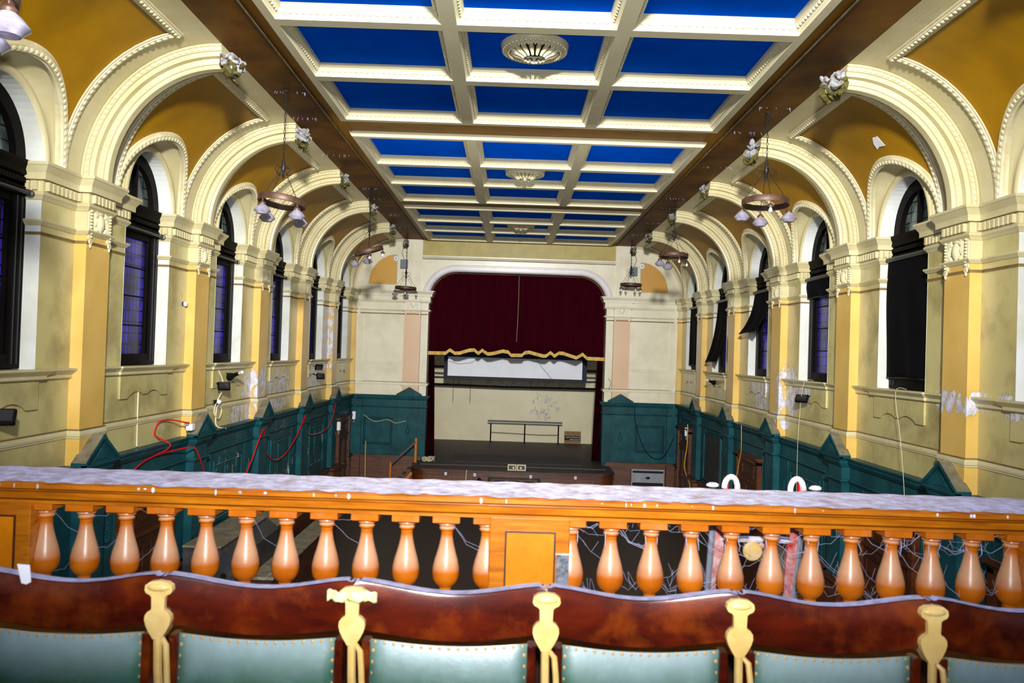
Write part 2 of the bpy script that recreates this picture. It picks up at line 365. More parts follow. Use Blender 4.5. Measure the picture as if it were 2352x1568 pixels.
# ================================================================== THE HALL SHELL
C = [11.17 + 3.8 * (k - 1) for k in range(7)]        # pier centres 7.3 ... 30.1
W = [c + 1.9 for c in C[:6]]                         # window centres
XW, XP = 6.30, 6.13
ZS = 7.43                                            # springing / cornice top
NM = ['left', 'right']
def cove(phi, y=0.0, off=0.0):
    return Vector((4.40 + (1.90 - off) * math.cos(phi), y, ZS + (1.97 - off) * math.sin(phi)))
def coven(phi): return Vector((-math.cos(phi), 0, -math.sin(phi)))

MB().box(-6.8, 6.8, -3.5, 29.9, -0.2, 0).build('floor', 'parquet').update_tag()
tag(bpy.data.objects['floor'], 'dark brown parquet floor of the hall seen through the balusters', 'floor', kind='structure')

def pier_path(c, lo=True, hi=True):
    p = []
    p += [(6.60, c - 1.1), (XW, c - 1.1)] if lo else [(XW, c - 1.0)]
    p += [(XW, c - .315), (XP, c - .315), (XP, c + .315), (XW, c + .315)]
    p += [(XW, c + 1.1), (6.60, c + 1.1)] if hi else []
    return p
CORN = [(0, ZS), (.17, ZS), (.17, 7.395), (.155, 7.38), (.13, 7.34), (.105, 7.30), (.10, 7.27), (.10, 7.215), (.035, 7.215), (.035, 7.07), (.055, 7.055), (.055, 7.03), (.03, 7.0), (.012, 6.97), (0, 6.96)]
NECK = [(0, 6.71), (.055, 6.71), (.055, 6.69), (.035, 6.665), (.015, 6.64), (0, 6.635)]
LINE = [(0, 6.555), (.012, 6.555), (.012, 6.54), (.004, 6.54), (.004, 6.53), (.012, 6.53), (.012, 6.515), (0, 6.515)]
BASE = [(0, 3.93), (.012, 3.92), (.02, 3.90), (.03, 3.88), (.03, 3.85), (.018, 3.84), (.018, 3.82), (0, 3.81)]
BLINE = [(0, 3.945), (.02, 3.945), (.02, 3.93), (0, 3.93)]
SILL = [(0, 4.79), (.12, 4.79), (.12, 4.765), (.10, 4.745), (.07, 4.72), (.05, 4.70), (.05, 4.66), (.03, 4.645), (0, 4.64)]
def dentils(mb, path, z0=7.085, z1=7.20, step=.098, wd=.056, o0=.034, o1=.085):
    for a, b in zip(path, path[1:]):
        a = Vector(a); b = Vector(b); d = b - a; L = d.length
        if L < .15: continue
        d /= L; n = Vector((-d.y, d.x)); k = int(L / step); q = (L - (k - 1) * step) / 2
        for i in range(k):
            c = a + d * (q + i * step)
            P = [c - d * wd / 2 + n * o0, c + d * wd / 2 + n * o0, c + d * wd / 2 + n * o1, c - d * wd / 2 + n * o1]
            mb.prism([(p.x, p.y) for p in P], lambda u, v, t: (u, v, t), z0, z1)

def arch(hw, h, n=28): return [(hw * math.cos(PI * i / n), h * math.sin(PI * i / n)) for i in range(n + 1)]

walls = {}
for si, s in enumerate((-1, 1)):
    T = lambda p, s=s: (s * p[0], p[1], p[2])
    side = NM[si]
    mb = MB(T); y_end = 30.0
    for k, c in enumerate(C):
        hi = min(c + 1.1, y_end); lo = c - 1.1
        mb.quad((XW, lo, 0), (XW, hi, 0), (XW, hi, ZS), (XW, lo, ZS))
        mb.quad((XW, lo, 4.78), (6.75, lo, 4.78), (6.75, lo, ZS), (XW, lo, ZS))
        if k < 6: mb.quad((XW, hi, 4.78), (6.75, hi, 4.78), (6.75, hi, ZS), (XW, hi, ZS))
    for k, y in enumerate(W):
        mb.quad((XW, y - .8, 0), (XW, y + .8, 0), (XW, y + .8, 4.78), (XW, y - .8, 4.78))
        mb.quad((XW, y - .8, 4.78), (XW, y + .8, 4.78), (6.75, y + .8, 4.78), (6.75, y - .8, 4.78))
    # the wall behind and beside the gallery
    mb.quad((XW, -3.5, 0), (XW, C[0] - 1.1, 0), (XW, C[0] - 1.1, ZS), (XW, -3.5, ZS))
    mb.quad((6.8, -3.5, 0), (6.8, 30.2, 0), (6.8, 30.2, 9.6), (6.8, -3.5, 9.6))
    wall = mb.build('wall_' + side, 'wall'); walls[s] = wall
    tag(wall, 'cream painted side wall with arched windows, %s of the stage' % side, 'wall', kind='structure')
    # pale reveals of every window, one part each, following jambs and arch
    for k, y in enumerate(W):
        mb = MB(T)
        prof = [(.8, 4.78)] + [(.8, ZS)] + [(a, ZS + b) for a, b in arch(.8, .90)][1:-1] + [(-.8, ZS), (-.8, 4.78)]
        for (a, b), (a2, b2) in zip(prof, prof[1:]):
            mb.quad((XW - .003, y + a * .998, b), (6.64, y + a * .998, b), (6.64, y + a2 * .998, b2), (XW - .003, y + a2 * .998, b2))
        mb.build('window_reveal', 'jamb', wall, smooth=True)
    # cornice, neck and line mouldings round every pier
    for k, c in enumerate(C):
        path = pier_path(c, hi=(k < 6))
        if k == 6: path = [(6.60, c - 1.1), (XW, c - 1.1), (XW, c - .315), (XP, c - .315), (XP, y_end)]
        mb = MB(T); mb.mitre(path, CORN); dentils(mb, path)
        mb.build('cornice', 'cream', wall)
        mb = MB(T); mb.mitre(path, NECK); mb.build('neck_moulding', 'cream', wall); mb = MB(T); mb.mitre(path, LINE); mb.build('neck_line', 'brown_line', wall)
    # base moulding above the dado
    path = [(XW, 5.0)]
    for k, c in enumerate(C):
        path += [(XW, c - .33), (XP - .01, c - .33)] + ([(XP - .01, c + .33), (XW, c + .33)] if k < 6 else [(XP - .01, y_end)])
    MB(T).mitre(path, BASE).build('base_moulding', 'cream', wall); MB(T).mitre(path, BLINE).build('base_line', 'brown_line', wall)
    # sills and aprons
    for k, y in enumerate(W):
        a, b = C[k] + .315, min(C[k + 1] - .315, y_end)
        mb = MB(T); mb.mitre([(XW, a), (XW, y - .88), (XW - .035, y - .88), (XW - .035, y + .88), (XW, y + .88), (XW, b)], SILL)
        mb.build('sill_ledge', 'cream', wall)
        pts = [(-.84, 4.66), (-.84, 4.27), (-.60, 4.27)]
        for i in range(1, 20):                       # the wavy lower edge
            u = i / 20; yy = -.60 + 1.2 * u
            pts.append((yy, 4.27 + .10 * abs(math.sin(PI * u * 2)) ** 0.8 * (1 if True else 0) + (.05 if abs(u - .5) < .03 else 0)))
        pts += [(.60, 4.27), (.84, 4.27), (.84, 4.66)]
        mb = MB(T); mb.prism(pts, lambda u, v, t, y=y: (t, y + u, v), XW - .035, XW + .01)
        mb.build('window_apron', 'wall', wall)

    # pilasters
    for k, c in enumerate(C):
        y0, y1 = c - .315, min(c + .315, y_end)
        pil = empty(trim_name(), (s * 6.2, c, 3.43), 'amber pilaster with cream urn capital on the %s wall, %s' % (side, ORD[k]), 'pilaster', 'side wall pilasters', 'structure')
        mb = MB(T); mb.box(XP, XW + .02, y0, y1, 3.44, 6.64); mb.build('shaft', 'shaft', pil)
        MB(T).box(XP - .02, XW + .02, y0 - .015, y1 + .015, 3.44, 3.83).build('pilaster_base', 'shaft', pil)
        mb = MB(T); mb.box(XP, XW + .02, y0, y1, 6.64, 7.1); mb.build('capital', 'cream', pil)
        if k == 6: continue
        mb = MB(T)                                    # cartouche between two bead strips
        for q in (-.255, .255):
            mb.box(XP - .02, XP + .01, c + q - .045, c + q + .045, 6.58, 7.0)
            for i in range(9): mb.egg((XP - .028, c + q, 6.62 + i * .045), .02, .026, .02, 6, 4)
            mb.lathe([(0.005, -.012), (.04, -.012), (.045, 0), (.04, .012), (.005, .012)], (XP - .02, c + q, 6.55), 10, 'x')
            mb.egg((XP - .02, c + q, 6.50), .018, .02, .04, 6, 4)
        mb.egg((XP - .01, c, 6.84), .06, .085, .13, 10, 8)
        mb.egg((XP - .01, c, 6.97), .04, .09, .03, 8, 4); mb.egg((XP - .01, c, 6.71), .03, .03, .05, 8, 4)
        for q in (-1, 1):
            mb.egg((XP - .01, c + q * .12, 6.95), .04, .045, .045, 8, 4)
            mb.egg((XP - .01, c + q * .13, 6.86), .03, .025, .08, 8, 4)
            mb.egg((XP - .01, c + q * .115, 6.74), .035, .03, .04, 8, 4)
            mb.tube([(XP - .02, c + q * .10, 7.0), (XP - .03, c + q * .165, 6.96), (XP - .02, c + q * .15, 6.88), (XP - .02, c + q * .17, 6.80), (XP - .02, c + q * .13, 6.70)], .014, 6)
        mb.build('cartouche', 'egg', pil, smooth=True)

    # vault bays and ribs
    NF = 20; phis = [PI / 2 * i / NF for i in range(NF + 1)]; PH = 1.345
    for k, y in enumerate(W):
        vt = empty(trim_name(), (s * 5.3, y, ZS), 'ochre vault panel edged with egg moulding over the %s windows, bay %s' % (side, ORD[k]), 'vault', 'vault panels over the windows', 'structure')
        mb = MB(T)
        for q in (-1, 1):
            for a, b in zip(phis, phis[1:]):
                mb.quad(cove(a, y + q * 1.20), cove(a, y + q * 1.9), cove(b, y + q * 1.9), cove(b, y + q * 1.20))
        for i in range(6):
            a, b = PH + (PI / 2 - PH) * i / 6, PH + (PI / 2 - PH) * (i + 1) / 6
            mb.quad(cove(a, y - 1.21), cove(a, y + 1.21), cove(b, y + 1.21), cove(b, y - 1.21))
        mb.build('vault_border', 'cream', vt, smooth=True)
        mb = MB(T); NT = 72; NS = 12; rows = []
        for i in range(NT + 1):
            t = PI * i / NT; p0 = Vector((1.19 * math.cos(t), math.asin(min(1, 1.17 * math.sin(t) / 1.97))))
            sc = min(1.215 / max(abs(p0.x), 1e-6), (PH + .005) / max(p0.y, 1e-6)); sc = max(sc, 1.0)
            rows.append([mb.V(cove(p0.y * (1 + (sc - 1) * j / NS), y + p0.x * (1 + (sc - 1) * j / NS))) for j in range(NS + 1)])
        for a, b in zip(rows, rows[1:]):
            for j in range(NS): mb.f.append([a[j], b[j], b[j + 1], a[j + 1]])
        mb.build('vault_panel', 'gold', vt, smooth=True)
        prof = [(-.055, -.01), (-.055, .014), (-.08, .018), (-.08, .034), (-.05, .036), (-.045, .046), (.032, .046), (.038, .036), (.07, .034), (.07, .018), (.05, .014), (.05, -.01)]
        for q in (-1, 1):
            ph = [.02 + (PH - .02) * i / 24 for i in range(25)]
            P = [cove(a, y + q * 1.21) for a in ph]; F = [(Vector((0, q, 0)), coven(a)) for a in ph]
            mb = MB(T); mb.sweep(P, F, prof); mb.beads(P, F, (-.006, .050), (.036, .028, .015), .088)
            mb.build('egg_moulding', 'egg', vt)
        P = [cove(PH, y - 1.26 + 2.52 * i / 20) for i in range(21)]; up = Vector((-math.sin(PH), 0, math.cos(PH)))
        F = [(up, coven(PH))] * 21
        mb = MB(T); mb.sweep(P, F, prof); mb.beads(P, F, (-.006, .050), (.036, .028, .015), .088); mb.build('egg_moulding', 'egg', vt)
        # lunette edge, splay and roll moulding
        P, F = [], []
        for i in range(41):
            t = PI * i / 40; ph = math.asin(1.17 * math.sin(t) / 1.97); P.append(cove(ph, y + 1.19 * math.cos(t)))
            F.append((Vector((-.3 * math.sin(t), math.cos(t), math.sin(t))).normalized(), coven(ph * 1.0)))
        mb = MB(T); mb.sweep(P, F, [(-.085, -.03), (-.085, .02), (-.06, .03), (-.05, .06), (.03, .07), (.05, .04), (.075, .03), (.075, -.02)])
        mb.beads(P, F, (-.01, .062), (.040, .034, .019), .09); mb.build('egg_moulding', 'egg', vt)
        mb = MB(T)
        def splay(u, v, y=y):
            t = PI * u; ph = math.asin(1.17 * math.sin(t) / 1.97); o = cove(ph, y + 1.19 * math.cos(t)); o.x = max(o.x, 0)
            i_ = Vector((XW, y + .93 * math.cos(t), ZS + 1.02 * math.sin(t)))
            p = o.lerp(i_, v); p.x += .04 * math.sin(PI * v); return p
        mb.grid(40, 5, splay); mb.build('lunette_splay', 'cream', vt, smooth=True)
        mb = MB(T); P = []; F = []
        for i in range(41):
            t = PI * i / 40; P.append(Vector((XW, y + .80 * math.cos(t), ZS + .90 * math.sin(t)))); F.append((Vector((0, math.cos(t), math.sin(t))), Vector((-1, 0, 0))))
        mb.sweep(P, F, [(.14, -.01), (.14, .015), (.125, .02), (.12, .008), (.105, .03), (.08, .045), (.05, .045), (.025, .03), (.01, .01), (.0, -.02)])
        mb.build('roll_moulding', 'cream', vt, smooth=True)
    half = [(-.22, 0), (-.22, .012), (-.24, .016), (-.24, .032), (-.212, .040), (-.208, .085), (-.225, .09), (-.225, .10), (-.19, .102), (-.19, .165), (-.112, .165), (-.112, .152), (-.092, .152), (-.092, .195), (-.094, .235), (-.108, .24), (-.108, .25), (-.083, .255), (-.075, .285), (-.06, .30)]
    RIB = half + [(-a, b) for a, b in reversed(half)]
    for k, c in enumerate(C):
        rib = empty(trim_name(), (s * 5.3, c, ZS), 'cream moulded plaster arch rib above the %s wall pilaster %s' % (side, ORD[k]), 'arch rib', 'plaster ribs across the vault', 'structure')
        prof = RIB if k < 6 else [q for q in RIB if q[0] < 0] + [(-.06, 0)]
        cc = c if k < 6 else c - .02
        P = [cove(a, cc) for a in phis]; F = [(Vector((0, 1, 0)), coven(a)) for a in phis]
        mb = MB(T); mb.sweep(P, F, prof)
        a0 = PI / 2; mb.poly([cove(a0, cc) + Vector((0, 1, 0)) * a + coven(a0) * b for a, b in prof]); mb.build('rib', 'cream', rib)
        mb = MB(T)
        P2 = [cove(PI / 2 * i / 40, cc) for i in range(41)]; F2 = [(Vector((0, 1, 0)), coven(PI / 2 * i / 40)) for i in range(41)]
        for q in ((-1, 1) if k < 6 else (-1,)):
            mb.beads(P2, F2, (q * .222, .062), (.036, .014, .024), .086); mb.beads(P2, F2, (q * .098, .215), (.034, .013, .022), .082)
        mb.build('egg_moulding', 'egg', rib)

# ------------------------------------------------------------------ ceiling
ZC = 9.42
mb = MB()
for s in (-1, 1): mb.box(*sorted((s * 3.68, s * 4.42)), -3.5, 29.95, 9.40, 9.62)
ceiling = mb.build('ceiling', 'beam'); tag(ceiling, 'coffered ceiling with brown boarded strips, ochre margins and blue panels', 'ceiling', kind='structure')
for s in (-1, 1):
    MB().box(*sorted((s * 3.44, s * 3.68)), -3.5, 29.95, 9.43, 9.62).build('ceiling_margin', 'ochrestrip', ceiling)
    MB().box(*sorted((s * 3.675, s * 3.69)), -3.5, 29.95, 9.385, 9.41).build('ceiling_bead', 'dust', ceiling)
    T = lambda p, s=s: (s * p[0], p[1], p[2])
    MB(T).box(4.40, 6.8, -3.5, C[0] - 1.9 + 1.9, 9.40, 9.62).build('ceiling_side', 'cream', ceiling)
MB().box(-6.8, 6.8, -3.5, 30.2, 9.62, 9.8).build('ceiling_back', 'beam', ceiling)
PY = [0.05 + 7.65 * i for i in range(4)]; PL = 6.65
for i in range(4):
    y0 = PY[i] + PL; y1 = PY[i + 1] if i < 3 else 29.95
    MB().box(-3.46, 3.46, y0, y1, 9.44, 9.62).build('cross_beam', 'crossbeam', ceiling)
EX, BH = 3.46, .10
xs = [-EX, -1.12 - .10, -1.12 + .10, 1.12 - .10, 1.12 + .10, EX]
for i, y0 in enumerate(PY):
    ys = [y0, y0 + 2.23, y0 + 2.43, y0 + 4.30, y0 + 4.50, y0 + PL]
    mb = MB(); eg = MB(); zf = 9.345
    cells = []
    xa = [(-EX + .12, -1.22), (-1.02, 1.02), (1.22, EX - .12)]
    ya = [(y0 + .12, ys[1]), (ys[2], ys[3]), (ys[4], y0 + PL - .12)]
    # flat soffits
    for a, b in ((-EX, -EX + .12), (-1.22, -1.02), (1.02, 1.22), (EX - .12, EX)): mb.quad((a, y0, zf), (b, y0, zf), (b, y0 + PL, zf), (a, y0 + PL, zf))
    for a, b in ((y0, y0 + .12), (ys[1], ys[2]), (ys[3], ys[4]), (y0 + PL - .12, y0 + PL)):
        for xx in xa: mb.quad((xx[0], a, zf), (xx[1], a, zf), (xx[1], b, zf), (xx[0], b, zf))
    mb.mitre([(-EX, y0), (-EX, y0 + PL), (EX, y0 + PL), (EX, y0)], [(0, zf), (.03, zf + .04), (.06, 9.45)], closed=True)
    for xx in xa:
        for yy in ya:
            loop = [(xx[0], yy[0]), (xx[1], yy[0]), (xx[1], yy[1]), (xx[0], yy[1])]
            mb.mitre(loop, [(0, zf), (0, zf + .03), (.02, zf + .05), (.08, zf + .12), (.095, zf + .13), (.095, 9.54)], closed=True)
            for a, b in zip(loop, loop[1:] + loop[:1]):
                A = Vector((*a, 0)); B = Vector((*b, 0)); d = (B - A).normalized(); n = Vector((-d.y, d.x, 0))
                n1 = (n + Vector((0, 0, 1))).normalized(); n2 = (n - Vector((0, 0, 1))).normalized()
                if (i in (0,)) : continue
                eg.beads([A, B], [(n1, n2)] * 2, (.075, -.002), (.036, .024, .014), .085)
    for v in range(len(eg.v)): eg.v[v] = (eg.v[v][0], eg.v[v][1], eg.v[v][2] + zf + .02)
    mb.build('coffer_frame', 'coffer', ceiling)
    if eg.v: eg.build('egg_moulding', 'egg', ceiling)
    MB().quad((-EX, y0, 9.535), (EX, y0, 9.535), (EX, y0 + PL, 9.535), (-EX, y0 + PL, 9.535))
    m2 = MB(); m2.box(-EX + .05, EX - .05, y0 + .05, y0 + PL - .05, 9.53, 9.6); m2.build('coffer_panel', 'blue', ceiling)

def rose(y, broken, label):
    r = empty('ceiling_rose', (0, y, 9.53), label, 'ceiling rose', 'cream plaster ceiling roses')
    mb = MB(); mb.lathe([(.34, 0), (.34, -.06), (.365, -.10), (.40, -.115), (.445, -.08), (.475, -.03), (.48, 0)], (0, y, 9.53), 40)
    mb.build('rim', 'egg', r, smooth=True)
    mb = MB()
    for k in range(40): a = 2 * PI * k / 40; mb.egg((.44 * math.cos(a), y + .44 * math.sin(a), 9.45), .026, .026, .022, 6, 4)
    for k in range(48): a = 2 * PI * k / 48; mb.egg((.37 * math.cos(a), y + .37 * math.sin(a), 9.42), .017, .017, .014, 6, 4)
    mb.build('bead_ring', 'egg', r)
    for k in range(16):
        a = 2 * PI * (k + .5) / 16
        if broken and abs(((a + PI / 2) % (2 * PI)) - 0) < .0: continue
        d = Vector((math.cos(a), math.sin(a), 0)); c = Vector((0, y, 0))
        z = (9.455, 9.42, 9.385, 9.35) if broken else (9.47, 9.43, 9.36, 9.33)
        mb = MB(); mb.tube([c + d * .33 + Vector((0, 0, z[0])), c + d * .26 + Vector((0, 0, z[1])), c + d * .19 + Vector((0, 0, z[2])), c + d * .15 + Vector((0, 0, z[3]))], [.028, .036, .026, .018], 8)
        mb.build('petal', 'egg', r, smooth=True)
    mb = MB(); mb.lathe([(0.001, 0), (.34, 0), (.34, -.01), (.001, -.01)], (0, y, 9.52), 24); mb.build('backing', 'black', r)
    if not broken:
        mb = MB(); mb.lathe([(.01, -.24), (.05, -.22), (.07, -.17), (.14, -.15), (.16, -.12), (.15, 0)], (0, y, 9.53), 20); mb.build('boss', 'egg', r, smooth=True)
rose(11.0, True, 'cream ceiling rose with open broken centre, nearest the gallery')
rose(18.67, False, 'cream ceiling rose with hanging boss on the middle blue panel')
rose(26.35, False, 'cream ceiling rose with boss on the blue panel beside the stage')

# broken plaster lumps where the ribs were cut
for s in (-1, 1):
    for k in range(1, 7):
        c = C[k] if k < 6 else C[6] - .5
        rnd = random.Random(k * 10 + s)
        lump = empty('plaster_lump', (s * 4.36, c, 9.39), 'broken mossy plaster stump on the %s rib, %s' % (NM[(s + 1) // 2], ORD[k]), 'broken plaster', 'broken plaster stumps at the rib ends')
        sc = 1.0 if k < 3 else .8
        for part, m_, n_ in (('plaster', 'stone', 16), ('moss', 'moss', 11)):
            mb = MB()
            for i in range(n_ * 2):
                p = Vector((s * (4.33 + rnd.uniform(-.11, .06) * sc), c + rnd.uniform(-.24, .26) * sc, 9.32 - (rnd.uniform(0, .24) if part == 'plaster' else rnd.uniform(.10, .34)) * sc))
                a = Vector((rnd.uniform(-1, 1), rnd.uniform(-1, 1), rnd.uniform(-1, 1))).normalized(); b = a.orthogonal().normalized(); cc = a.cross(b)
                mb.egg(p, rnd.uniform(.04, .11) * sc, rnd.uniform(.02, .05) * sc, rnd.uniform(.03, .07) * sc, 5, 4, (a, b, cc))
            mb.build(part, m_, lump)

# ------------------------------------------------------------------ windows
for si, s in enumerate((-1, 1)):
    T = lambda p, s=s: (s * p[0], p[1], p[2])
    for k, y in enumerate(W):
        WIN[0] += 1
        win = empty('window_%d' % WIN[0], (s * 6.55, y, 4.79), 'tall dark framed leaded window with arched fanlight in the %s wall, %s' % (NM[si], ORD[k]), 'window', 'arched leaded windows of the hall', 'structure')
        mb = MB(T)
        for q in (-1, 1):
            a, b = sorted((y + q * .80, y + q * .55)); mb.box(6.50, 6.66, a, b, 4.79, 7.02)
            a, b = sorted((y + q * .55, y + q * .50)); mb.box(6.53, 6.66, a, b, 4.79, 7.02)
        mb.box(6.50, 6.66, y - .55, y + .55, 4.79, 4.97); mb.box(6.52, 6.66, y - .5, y + .5, 6.90, 7.02)
        mb.build('window_frame', 'frame', win)
        mb = MB(T)
        for z in (5.45, 5.94, 6.42): mb.box(6.575, 6.60, y - .5, y + .5, z - .012, z + .012)
        mb.build('glazing_bar', 'frame', win)
        MB(T).box(6.59, 6.62, y - .5, y + .5, 4.97, 6.9).build('pane', 'glass', win)
        mb = MB(T)                                    # transom cornice in dark wood
        mb.mitre([(6.60, y - .795), (6.44, y - .795), (6.44, y + .795), (6.60, y + .795)], [(-.05, 7.44), (.05, 7.44), (.05, 7.40), (.02, 7.36), (0, 7.33), (0, 7.27), (-.03, 7.25), (-.03, 7.12), (-.01, 7.10), (-.03, 7.06), (-.05, 7.02), (-.05, 7.0)])
        for i in range(26): mb.box(6.45, 6.47, y - .77 + i * .06, y - .735 + i * .06, 7.16, 7.23)
        mb.box(6.47, 6.66, y - .795, y + .795, 7.0, 7.43)
        mb.build('transom', 'frame', win)
        P = [(y + .795 * math.cos(PI * i / 28), ZS + .895 * math.sin(PI * i / 28)) for i in range(29)]
        P2 = [(y + .60 * math.cos(PI * i / 28), ZS + .70 * math.sin(PI * i / 28)) for i in range(29)]
        mb = MB(T)
        for a, b, c_, d in zip(P, P[1:], P2[1:], P2):
            mb.quad((6.52, *a), (6.52, *b), (6.52, *c_), (6.52, *d)); mb.quad((6.52, *d), (6.52, *c_), (6.64, *c_), (6.64, *d))
        mb.box(6.53, 6.62, y - .025, y + .025, ZS, ZS + .70); mb.box(6.53, 6.62, y - .6, y + .6, ZS, ZS + .05)
        mb.build('fanlight_frame', 'frame', win)
        mb = MB(T); mb.poly([(6.61, *p) for p in P2]); mb.build('fanlight_pane', 'fanglass', win)
        mb = MB(T)                                    # sash cords and rods
        for q in (-.68, -.60, .60, .70): mb.tube([(6.48, y + q, 4.85), (6.48, y + q, 6.98)], .008, 5)
        mb.build('sash_rod', 'pole', win)
        # blind roller at the head
        if s < 0 or k == 0:
            mb = MB(T); mb.tube([(6.40, y - .74, 7.03), (6.40, y + .76, 7.03)], .022, 8); mb.lathe([(.02, 0), (.045, .01), (.045, .05), (.02, .06)], (6.40, y + .70, 7.03), 10, 'y')
            mb.egg((6.46, y - .76, 7.03), .05, .015, .02); mb.egg((6.46, y + .77, 7.03), .05, .015, .02)
            tag(mb.build('blind_roller', 'pole'), 'bare blind roller across the head of the %s wall window, %s' % (NM[si], ORD[k]), 'blind roller', 'bare blind rollers')

def blind(y, zb, swing, label, open_w=0.0):
    """a black roller blind on the right-hand wall; swing = how far its lower edge has blown into the room"""
    b = empty('roller_blind', (6.40, y, 7.03), label, 'blind', 'black roller blinds of the right wall')
    mb = MB(); mb.tube([(6.40, y - .76, 7.03), (6.40, y + .76, 7.03)], .04, 10); mb.build('roller', 'pole', b, smooth=True)
    def f(u, v):
        z = 7.02 - v * (7.02 - zb); yy = y - .74 + 1.48 * u
        x = 6.42 - swing * (v ** 2.2) - .025 * math.sin(u * 13 + v * 3) * v - .02 * math.sin(u * 5 + 1) * v
        return (x, yy + .03 * math.sin(v * 6) * u, z + .04 * math.sin(u * 4) * v * swing)
    mb = MB(); mb.grid(28, 30, f); o = mb.build('cloth', 'blind', b, smooth=True)
    m = o.modifiers.new('t', 'SOLIDIFY'); m.thickness = .006
    z = zb; e0 = Vector(f(0, 1)); e1 = Vector(f(1, 1)); mb = MB(); mb.tube([e0, f(.5, 1), e1], .016, 6); mb.build('bottom_bar', 'black', b)
blind(W[1], 4.98, 0.0, 'long black blind drawn to the sill of the first full window on the right wall')
blind(W[2], 6.62, 0.0, 'short black blind rolled almost up over violet leaded glass on the right wall')
blind(W[3], 5.92, .42, 'black blind half drawn and billowing into the room over peeling plaster')
blind(W[4], 5.10, .38, 'black blind nearly down, swinging out from the wall near the stage')
blind(W[5], 4.95, .04, 'black blind drawn over the right wall window nearest the stage')

# ------------------------------------------------------------------ dado, panelling and doors on the side walls
XD, XDP = 6.20, 6.05
CAPD = [(-.12, 3.44), (.10, 3.44), (.10, 3.41), (.075, 3.385), (.07, 3.34), (.05, 3.31), (.035, 3.285), (.012, 3.26), (0, 3.255)]
MIDD = [(0, 3.035), (.05, 3.03), (.055, 3.005), (.03, 2.985), (.012, 2.95), (0, 2.945)]
LOWD = [(0, 1.36), (.02, 1.35), (.02, 1.32), (0, 1.31)]
BASED = [(-.05, 1.17), (.16, 1.17), (.16, 1.13), (.13, 1.10), (.11, 1.07), (.11, .16), (.135, .14), (.135, 0)]
doors = {(-1, 1), (-1, 5), (1, 0), (1, 1), (1, 3), (1, 5)}
def panelframe(mb, fn, u0, u1, v0, v1, wd=.05, dp=.03):
    """a raised frame in local (u, v) with depth d towards the hall"""
    for a, b, c_, d in ((u0, u1, v0, v0 + wd), (u0, u1, v1 - wd, v1), (u0, u0 + wd, v0 + wd, v1 - wd), (u1 - wd, u1, v0 + wd, v1 - wd)):
        pts = [(a, c_), (b, c_), (b, d), (a, d)]
        A = [mb.V(fn(p[0], p[1], 0)) for p in pts]; B = [mb.V(fn(p[0], p[1], dp)) for p in pts]
        for i in range(4): mb.f.append([A[i], A[(i + 1) % 4], B[(i + 1) % 4], B[i]])
        mb.f.append(B)
def wreath(mb, fn, u, v, sc=1.0):
    """a small hanging ring ornament"""
    for k in range(14):
        a = 2 * PI * k / 14
        c_ = fn(u + .055 * sc * math.cos(a), v + .10 * sc * math.sin(a), .012); mb.egg(c_, .022 * sc, .022 * sc, .022 * sc, 6, 4)
    for k in range(8):
        a = 2 * PI * k / 8; c_ = fn(u + .03 * sc * math.cos(a), v + (.15 + .04 * math.sin(a)) * sc, .012); mb.egg(c_, .016 * sc, .016 * sc, .016 * sc, 6, 4)
